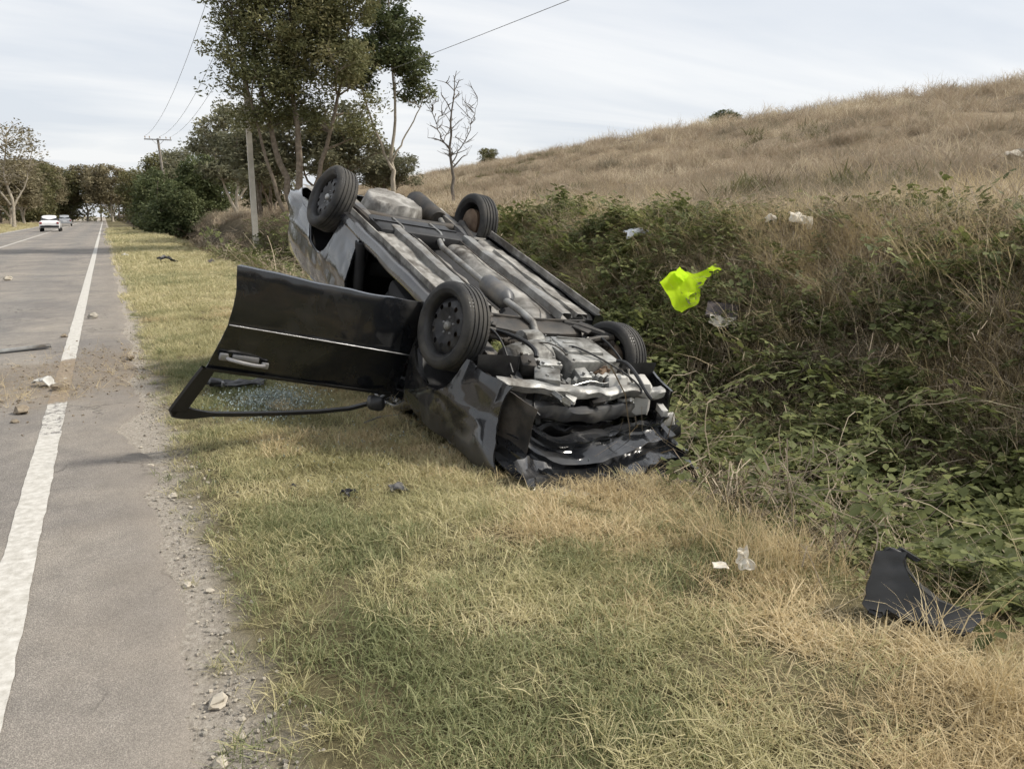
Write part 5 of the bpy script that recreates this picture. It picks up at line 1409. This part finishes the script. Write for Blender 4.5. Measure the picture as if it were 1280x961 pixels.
for i in range(len(F3)):
    t_ = F3[min(i + 1, len(F3) - 1)] - F3[max(i - 1, 0)]; t_ /= np.linalg.norm(t_)
    nn = np.array([0, 0, 1.]); o_ = np.cross(t_, nn); o_ /= np.linalg.norm(o_)
    if o_ @ (F3[i] - cen) < 0: o_ = -o_
    wd = np.interp(F2[i, 0], [.06, .3, 1.2, 1.36, 1.45], [.55, .5, .6, 1.9, 2.1])
    Q.append([F3[i] + o_ * a * wd + nn * c_ for a, c_ in prof + prof[:1]])
mb.grid(np.array(Q)); mb.build("window_frame", MAT["black_trim"], door, xf=DXF, ang=35)
mb = MB(); mb.grid(np.array([[(u, .925 + dv, float(door_n(.925)) + dn) for dv, dn in ((-.012, .012), (-.010, .018), (.010, .016), (.012, .004))] for u in np.linspace(.07, 1.35, 30)])); mb.build("belt_moulding", MAT["black_trim"], door, xf=DXF)
mb = MB(); mb.grid(np.array([[(u, .592 + dv, float(door_n(.592)) + dn) for dv, dn in ((-.0045, .002), (-.0025, .006), (.0025, .006), (.0045, .002))] for u in np.linspace(.02, 1.285, 40)])); mb.build("side_moulding", MAT["chrome_trim"], door, xf=DXF)
# grip handle
mb = MB(); hp = np.array([(1.25, .815, .010), (1.235, .815, .032), (1.18, .819, .043), (1.10, .824, .043), (1.04, .829, .036), (1.01, .831, .014)])
mb.tube(bez(*hp[[0, 1, 2, 3]], 10), .013, 8); mb.tube(bez(hp[3], hp[3] + [-.03, .002, 0], hp[4], hp[5], 10), .013, 8)
mb.box((1.27, .81, .004), (.055, .050, .026), bev=.010); mb.box((1.005, .832, .004), (.05, .045, .024), bev=.010); mb.box((1.13, .812, -.012), (.17, .045, .02), bev=.008)
mb.build("door_handle", MAT["chrome_trim"], door, xf=DXF)
mb = MB(); mb.grid(np.array([[(u, .925 + .012 + .05 * math.sin(3 * u) ** 2 * (u > 1.0), float(door_n(.93)) - .02)] * 2 for u in np.linspace(.1, 1.3, 20)])); 
# remains of the door mirror
mb = MB(); mb.box((.20, .97, .06), (.12, .10, .13), (.3, .2, .1), bev=.035, jit=.008); mb.build("door_mirror", MAT["black_plastic"], door, xf=DXF)

# ------------------------------------------------------------------ things lying about
def place(o, x, y, dz=0., rot=(0, 0, 0), on_road=False):
    o.location = (x, y, (road_z(x) if on_road else float(tz(x, y))) + dz); o.rotation_euler = rot
    return o
def sheet(nu, nv, w, h, amp, sc, seed, sag=0., shape=None, thick=.004, rdg=1.0):
    U, V = np.meshgrid(np.linspace(-.5, .5, nu), np.linspace(-.5, .5, nv), indexing='ij')
    P = np.stack([U * w, V * h, 0 * U], -1)
    if shape is not None: P = shape(U, V, P)
    P = crumple(P, amp, sc, seed, rdg); P[..., 2] += sag * (-(U ** 2) - V ** 2)
    return MB().grid(P, thick=thick)
def lump(size, seed, squash=.65, n=2):
    bm = bmesh.new(); bmesh.ops.create_icosphere(bm, subdivisions=n, radius=.5)
    bm.verts.index_update(); V = []
    for w in bm.verts:
        p = w.co.copy(); d = noise.noise_vector(p * 2.2 + Vector((seed * 7.1, seed * 3.3, 0))) * .32 + noise.noise_vector(p * 5 + Vector((seed, 0, 4))) * .10
        p += d; V.append((p.x * size, p.y * size * .8, p.z * size * squash))
    F = [[w.index for w in f.verts] for f in bm.faces]; bm.free()
    mb = MB(); mb.add(V, F); return mb

# hi-vis vest thrown over the brambles
def vest_shape(U, V, P):
    w = np.interp(U, [-.5, -.3, -.1, .05, .25, .5], [1.0, 1.15, .95, .45, .30, .22]); P[..., 1] *= w
    P[..., 1] += np.interp(U, [-.5, -.1, .5], [-.05, .0, .05]); return P
v = sheet(44, 26, .74, .44, .075, 4.6, 3, .0, vest_shape, 0., .25).build("safety_vest", MAT["vest_cloth"])
tag(place(v, 6.20, 7.20, .64, (R_(52), R_(-22), R_(-14))), "crumpled fluorescent yellow safety vest lying on the brambles", "vest")
sl = sheet(16, 12, .16, .15, .04, 6, 9, 0., None, 0., .3).build("vest_panel", MAT["vest_cloth"], v); sl.location = (-.10, .14, .05); sl.rotation_euler = (.5, .2, .6)
bd = empty("fallen_panel", G(6.10, 6.60, .42), (R_(32), R_(8), R_(-40))); tag(bd, "dark board with white torn lower edge lying below the yellow vest", "panel")
bd.scale = (1.35, 1.35, 1.35)
mb = MB(); mb.box((0, .04, 0), (.26, .20, .02), bev=.006, jit=.006); mb.build("board", MAT["dark_board"], bd)
mb = sheet(14, 10, .22, .12, .035, 7, 5); o = mb.build("torn_lining", MAT["paper_rag"], bd); o.location = (.02, -.12, .03)
mb = MB(); mb.box((.07, -.19, .0), (.16, .025, .018), (0, 0, .2), bev=.004); mb.build("edge_strip", MAT["black_trim"], bd)
o = sheet(26, 18, .38, .20, .06, 6, 12, .3).build("plastic_bag", MAT["plastic_bag"]); tag(place(o, 6.93, 9.28, .56, (R_(25), R_(5), R_(-15))), "pale bluish plastic bag on the brambles behind the car", "bag")
o = sheet(26, 18, .30, .20, .05, 6, 22, .2).build("cloth_rag", MAT["paper_rag"]); tag(place(o, 7.67, 6.95, .36, (R_(35), R_(20), R_(-30))), "large cream rag in the dry grass at the bank top", "rag")
o = sheet(18, 12, .13, .10, .03, 8, 23, .2).build("cloth_rag", MAT["paper_rag"]); tag(place(o, 7.48, 7.30, .42, (R_(35), R_(0), R_(-30))), "small cream scrap left of the large rag on the bank", "rag")
o = lump(.5, 41, .5).build("hill_stone", MAT["pale_stone"]); tag(place(o, 17.0, 9.97, .22), "pale stone in the hillside grass near the right edge", "stone")
def paper_shape(U, V, P): P[..., 0] *= (1 - .7 * np.clip(V + .1, 0, 1)); return P
o = sheet(18, 18, .06, .09, .02, 18, 31, 0, paper_shape, .003).build("paper_scrap", MAT["paper_rag"]); tag(place(o, 2.33, 2.29, .11, (R_(70), 0, R_(-30))), "white torn paper standing in the dry grass fringe", "paper")
o = sheet(12, 8, .06, .03, .015, 14, 33, 0, None, .003).build("paper_scrap", MAT["paper_rag"]); tag(place(o, 2.23, 2.33, .08, (R_(20), 0, R_(-30))), "tiny white scrap just left of the torn paper", "paper")

# torn-off wheel arch liner
ln = empty("wheel_arch_liner", G(2.46, 1.80, .06), (R_(-26), R_(4), R_(-52))); ln.scale = (1.02, .95, .64); tag(ln, "black plastic wheel arch liner torn off and lying at the ditch edge", "car part")
# local x to the right, z up the piece; the arch bites out of its upper right corner
AN = np.linspace(math.pi * .97, math.pi * 1.56, 22); cxy = np.array([.36, .375]); rA = .24
inner = np.array([(cxy[0] + rA * math.cos(a), cxy[1] + rA * math.sin(a)) for a in AN])
outer = np.array([(np.interp(t, [0, .45, .6, 1], [.02, .0, .03, .365]), np.interp(t, [0, .45, .6, 1], [.37, .05, .0, .03])) for t in np.linspace(0, 1, 22)])
P = np.array([[(i_[0] * (1 - q) + o_[0] * q, -.004 - .03 * q * q, i_[1] * (1 - q) + o_[1] * q) for q in np.linspace(0, 1, 6)] for i_, o_ in zip(inner, outer)])
MB().grid(crumple(P, .010, 7, 5), thick=.005).build("side_flange", MAT["liner_face"], ln)
P = np.array([[(i_[0] + .02 * q, .17 * q, i_[1] + .02 * q + .004 * math.sin(20 * q)) for q in np.linspace(0, 1, 7)] for i_ in inner])
MB().grid(crumple(P, .014, 6, 3), thick=-.006).build("curved_shell", MAT["black_plastic"], ln)
mb = MB(); mb.box((.085, .05, .385), (.06, .12, .05), (.1, .35, .1), bev=.012, jit=.005); mb.box((.14, .10, .40), (.09, .04, .03), (.2, .5, .3), bev=.008, jit=.004); mb.build("fixing_lug", MAT["black_plastic"], ln)
mb = MB()
for k in range(6): mb.box((.05 + .055 * k, -.03, .004 + .008 * (k % 2)), (.045, .03, .035), (.3 * k, .2, .3 * k), bev=.006, jit=.008)
mb.build("broken_edge", MAT["black_trim"], ln)

# pieces by the open door and on the verge
pc = empty("trim_fragment", G(.92, 7.25, .0), (0, 0, R_(-20))); tag(pc, "broken black door trim lying on the grass seen through the empty window", "car part")
mb = MB().grid(crumple(np.array([[(x, y, .05 + .04 * math.cos(6 * y)) for y in np.linspace(-.10, .10, 10)] for x in np.linspace(-.24, .26, 20)]), .03, 7, 4), thick=.012); mb.build("trim_shell", MAT["black_plastic"], pc)
mb = MB(); mb.box((-.17, -.06, .09), (.12, .10, .06), (.3, .2, .4), bev=.02, jit=.008); mb.build("latch_block", MAT["black_trim"], pc)
mb = MB(); mb.box((-.10, -.10, .08), (.02, .03, .05), (.2, .3, .2), bev=.004); mb.build("bright_clip", MAT["chrome_trim"], pc)
def fragment(label, x, y, s, seed, mat="black_plastic", sq=.5, dz=.03, cat="car part"):
    o = MB().grid(crumple(np.array([[(a * s, c_ * s * .6, .25 * s * math.cos(3 * a) * (1 - c_ * c_)) for c_ in np.linspace(-.5, .5, 8)] for a in np.linspace(-.5, .5, 12)]), s * .16, 3.2 / s, seed), thick=s * .05).build("plastic_fragment", MAT[mat])
    place(o, x, y, dz, (random.uniform(-.3, .3), random.uniform(-.3, .3), random.uniform(0, 6)))
    return tag(o, label, cat)
fragment("small black plastic fragment on the grass in front of the open door", 1.08, 4.1, .10, 51)
fragment("thin dark splinter on the grass left of the black fragment", .81, 4.32, .05, 52, dz=.02)
fragment("grey fragment on the grass before the crushed front wing", 1.36, 4.05, .12, 53, "under_paint")
fragment("black piece of bodywork lying far along the verge", 1.68, 27.4, .55, 54, dz=.1)
fragment("dark piece of debris at the verge edge near the brambles", 2.96, 26.7, .34, 55, "dark_board", dz=.07)
fragment("pale scrap on the grass beside the far asphalt edge", .55, 33.0, .28, 56, "white_plastic", dz=.05)
o = MB().tube([(0, 0, .02), (.16, .02, .03), (.34, .0, .02)], .007, 6).build("metal_rod", MAT["chrome_trim"]); tag(place(o, 1.55, 5.35, .02, (0, .03, R_(25))), "bright thin metal rod on the grass below the door mirror", "car part")

# things on the carriageway
st = empty("trim_strip", (-1.28, 10.33, road_z(-1.2) + .004), (0, 0, R_(16))); tag(st, "long pale car trim strip lying on the road surface", "car part")
mb = MB().grid(np.array([[(x, dy, dz + .012 * math.sin(2.2 * x)**2) for dy, dz in ((-.035, .0), (-.03, .03), (0, .042), (.03, .03), (.035, 0))] for x in np.linspace(-.75, .58, 30)]), thick=.004); mb.build("strip_face", MAT["galvanised"], st)
mb = MB().grid(np.array([[(x, dy, dz + .012 * math.sin(2.2 * x)**2) for dy, dz in ((-.052, .0), (-.047, .012), (-.036, .014))] for x in np.linspace(-.75, .58, 30)]), thick=.004); mb.build("rubber_edge", MAT["black_trim"], st)
def clod(label, x, y, s, seed, mat="clod", sq=.6, road=True, name="earth_clod", cat="clod"):
    o = lump(s, seed, sq).build(name, MAT[mat], ang=25); return tag(place(o, x, y, s * sq * .34, (0, 0, seed), on_road=road), label, cat)
clod("brown earth clod on the hard shoulder beyond the dirt streak", -.31, 13.35, .16, 61, "stone")
clod("round dark clod on the road left of the worn line", -.74, 7.05, .12, 62)
clod("small dark clod just in front of the round one", -.76, 6.75, .055, 63)
clod("earth clod next to the white fragment on the line", -.50, 7.9, .15, 64)
fragment("white plastic fragment lying where the line is buried in dirt", -.64, 8.12, .17, 65, "white_plastic").location.z = road_z(-.6) + .04
clod("small stone on the road far along the near lane", -2.2, 22.0, .22, 66, "pale_stone")
clod("dark scrap on the road near the trim strip", -.62, 11.4, .08, 67)
clod("dark chip on the edge of the asphalt before the grass", .10, 9.3, .10, 68)
clod("pale wedge shaped stone on the gravel margin near the camera", .17, 2.42, .075, 71, "pale_stone", .55, False, "margin_stone", "stone")
for k, (x, y, s, lab) in enumerate([(.19, 4.55, .05, "flat pale stone where the grass begins"), (.16, 3.35, .045, "whitish stone at the middle of the gravel margin"), (.10, 5.2, .05, "white chip of stone at the broken asphalt edge"), (.14, 2.12, .05, "grey stone at the bottom of the gravel margin"), (.24, 3.25, .035, "small pale stone right of the whitish one")]):
    clod(lab, x, y, s, 80 + k, "pale_stone", .5, False, "margin_stone", "stone")

# gravel, crumbs of earth, straw and broken glass
def ico_mesh(name, seed, mat, sq=.6):
    o = lump(1., seed, sq, 1); V = np.concatenate(o.v); return raw_mesh(name, V.tolist(), o.f, np.zeros(len(V)), mat)
gr = [ico_mesh("s", 200 + k, "pale_stone" if k < 2 else "stone") for k in range(5)]
sp_ = Spread()
x, y = RNG.uniform(-.05, .62, 16000), 1.2 + 11 * RNG.random(16000) ** 1.6
k = RNG.random(len(x)) < np.exp(-((x - .20 - .05 * wob(x, y, 3., 1.)) / .12) ** 2) * (.35 + .65 * smooth(-.2, .6, wob(x, y, 2.4, .6))); x, y = x[k], y[k]
sp_.add(x, y, tz(x, y) + .006, RNG.integers(0, 5, len(x)), np.clip(RNG.lognormal(-4.85, .6, len(x)), .003, .026), .6)
sp_.make("roadside_gravel", gr, "pale gravel along the broken asphalt edge")
cl = [ico_mesh("c", 220 + k, "clod") for k in range(4)] + [tuft("c", "grass_straw", 10, .03, .04, .09, .002, 2.5, .4, 230 + k) for k in range(2)]
sp_ = Spread(); n = 4200
x = RNG.uniform(-3.6, .3, n); y = RNG.normal(8.75, .85, n) + .35 * x
k = RNG.random(n) < smooth(-3.8, -.8, x) * (.3 + .7 * smooth(-.3, .6, wob(x, y, 3.2, 2.))); x, y = x[k], y[k]
zz = np.array([road_z(a) for a in x]) + .004
idx = np.where(RNG.random(len(x)) < .12 + .5 * np.exp(-((x + 1.3) / .6) ** 2 - ((y - 7.75) / .25) ** 2), RNG.integers(4, 6, len(x)), RNG.integers(0, 4, len(x)))
sp_.add(x, y, zz, idx, np.where(idx < 4, np.clip(RNG.lognormal(-4.5, .6, len(x)), .004, .05), RNG.uniform(.6, 1.3, len(x))), .5)
sp_.make("dirt_crumbs", cl, "crumbs of earth and straw dragged across the road")
gl = []
for k in range(3):
    mb = MB(); mb.box((0, 0, 0), (1, .8, .45), (.2 * k, .3, .5 * k), jit=.12); gl.append(raw_mesh("q", np.concatenate(mb.v).tolist(), mb.f, np.zeros(len(mb.v[0])), "shard_glass"))
sp_ = Spread(); n = 2200
x = RNG.normal(1.08, .19, n); y = RNG.normal(6.35, .26, n)
sp_.add(x, y, tz(x, y) + RNG.uniform(.025, .085, n), RNG.integers(0, 3, n), RNG.uniform(.005, .013, n), .8)
n = 500; x = RNG.normal(1.5, .5, n); y = RNG.normal(5.2, .6, n)
sp_.add(x, y, tz(x, y) + RNG.uniform(.02, .06, n), RNG.integers(0, 3, n), RNG.uniform(.004, .010, n), .8)
sp_.make("broken_glass", gl, "pale green crumbs of broken window glass on the grass")
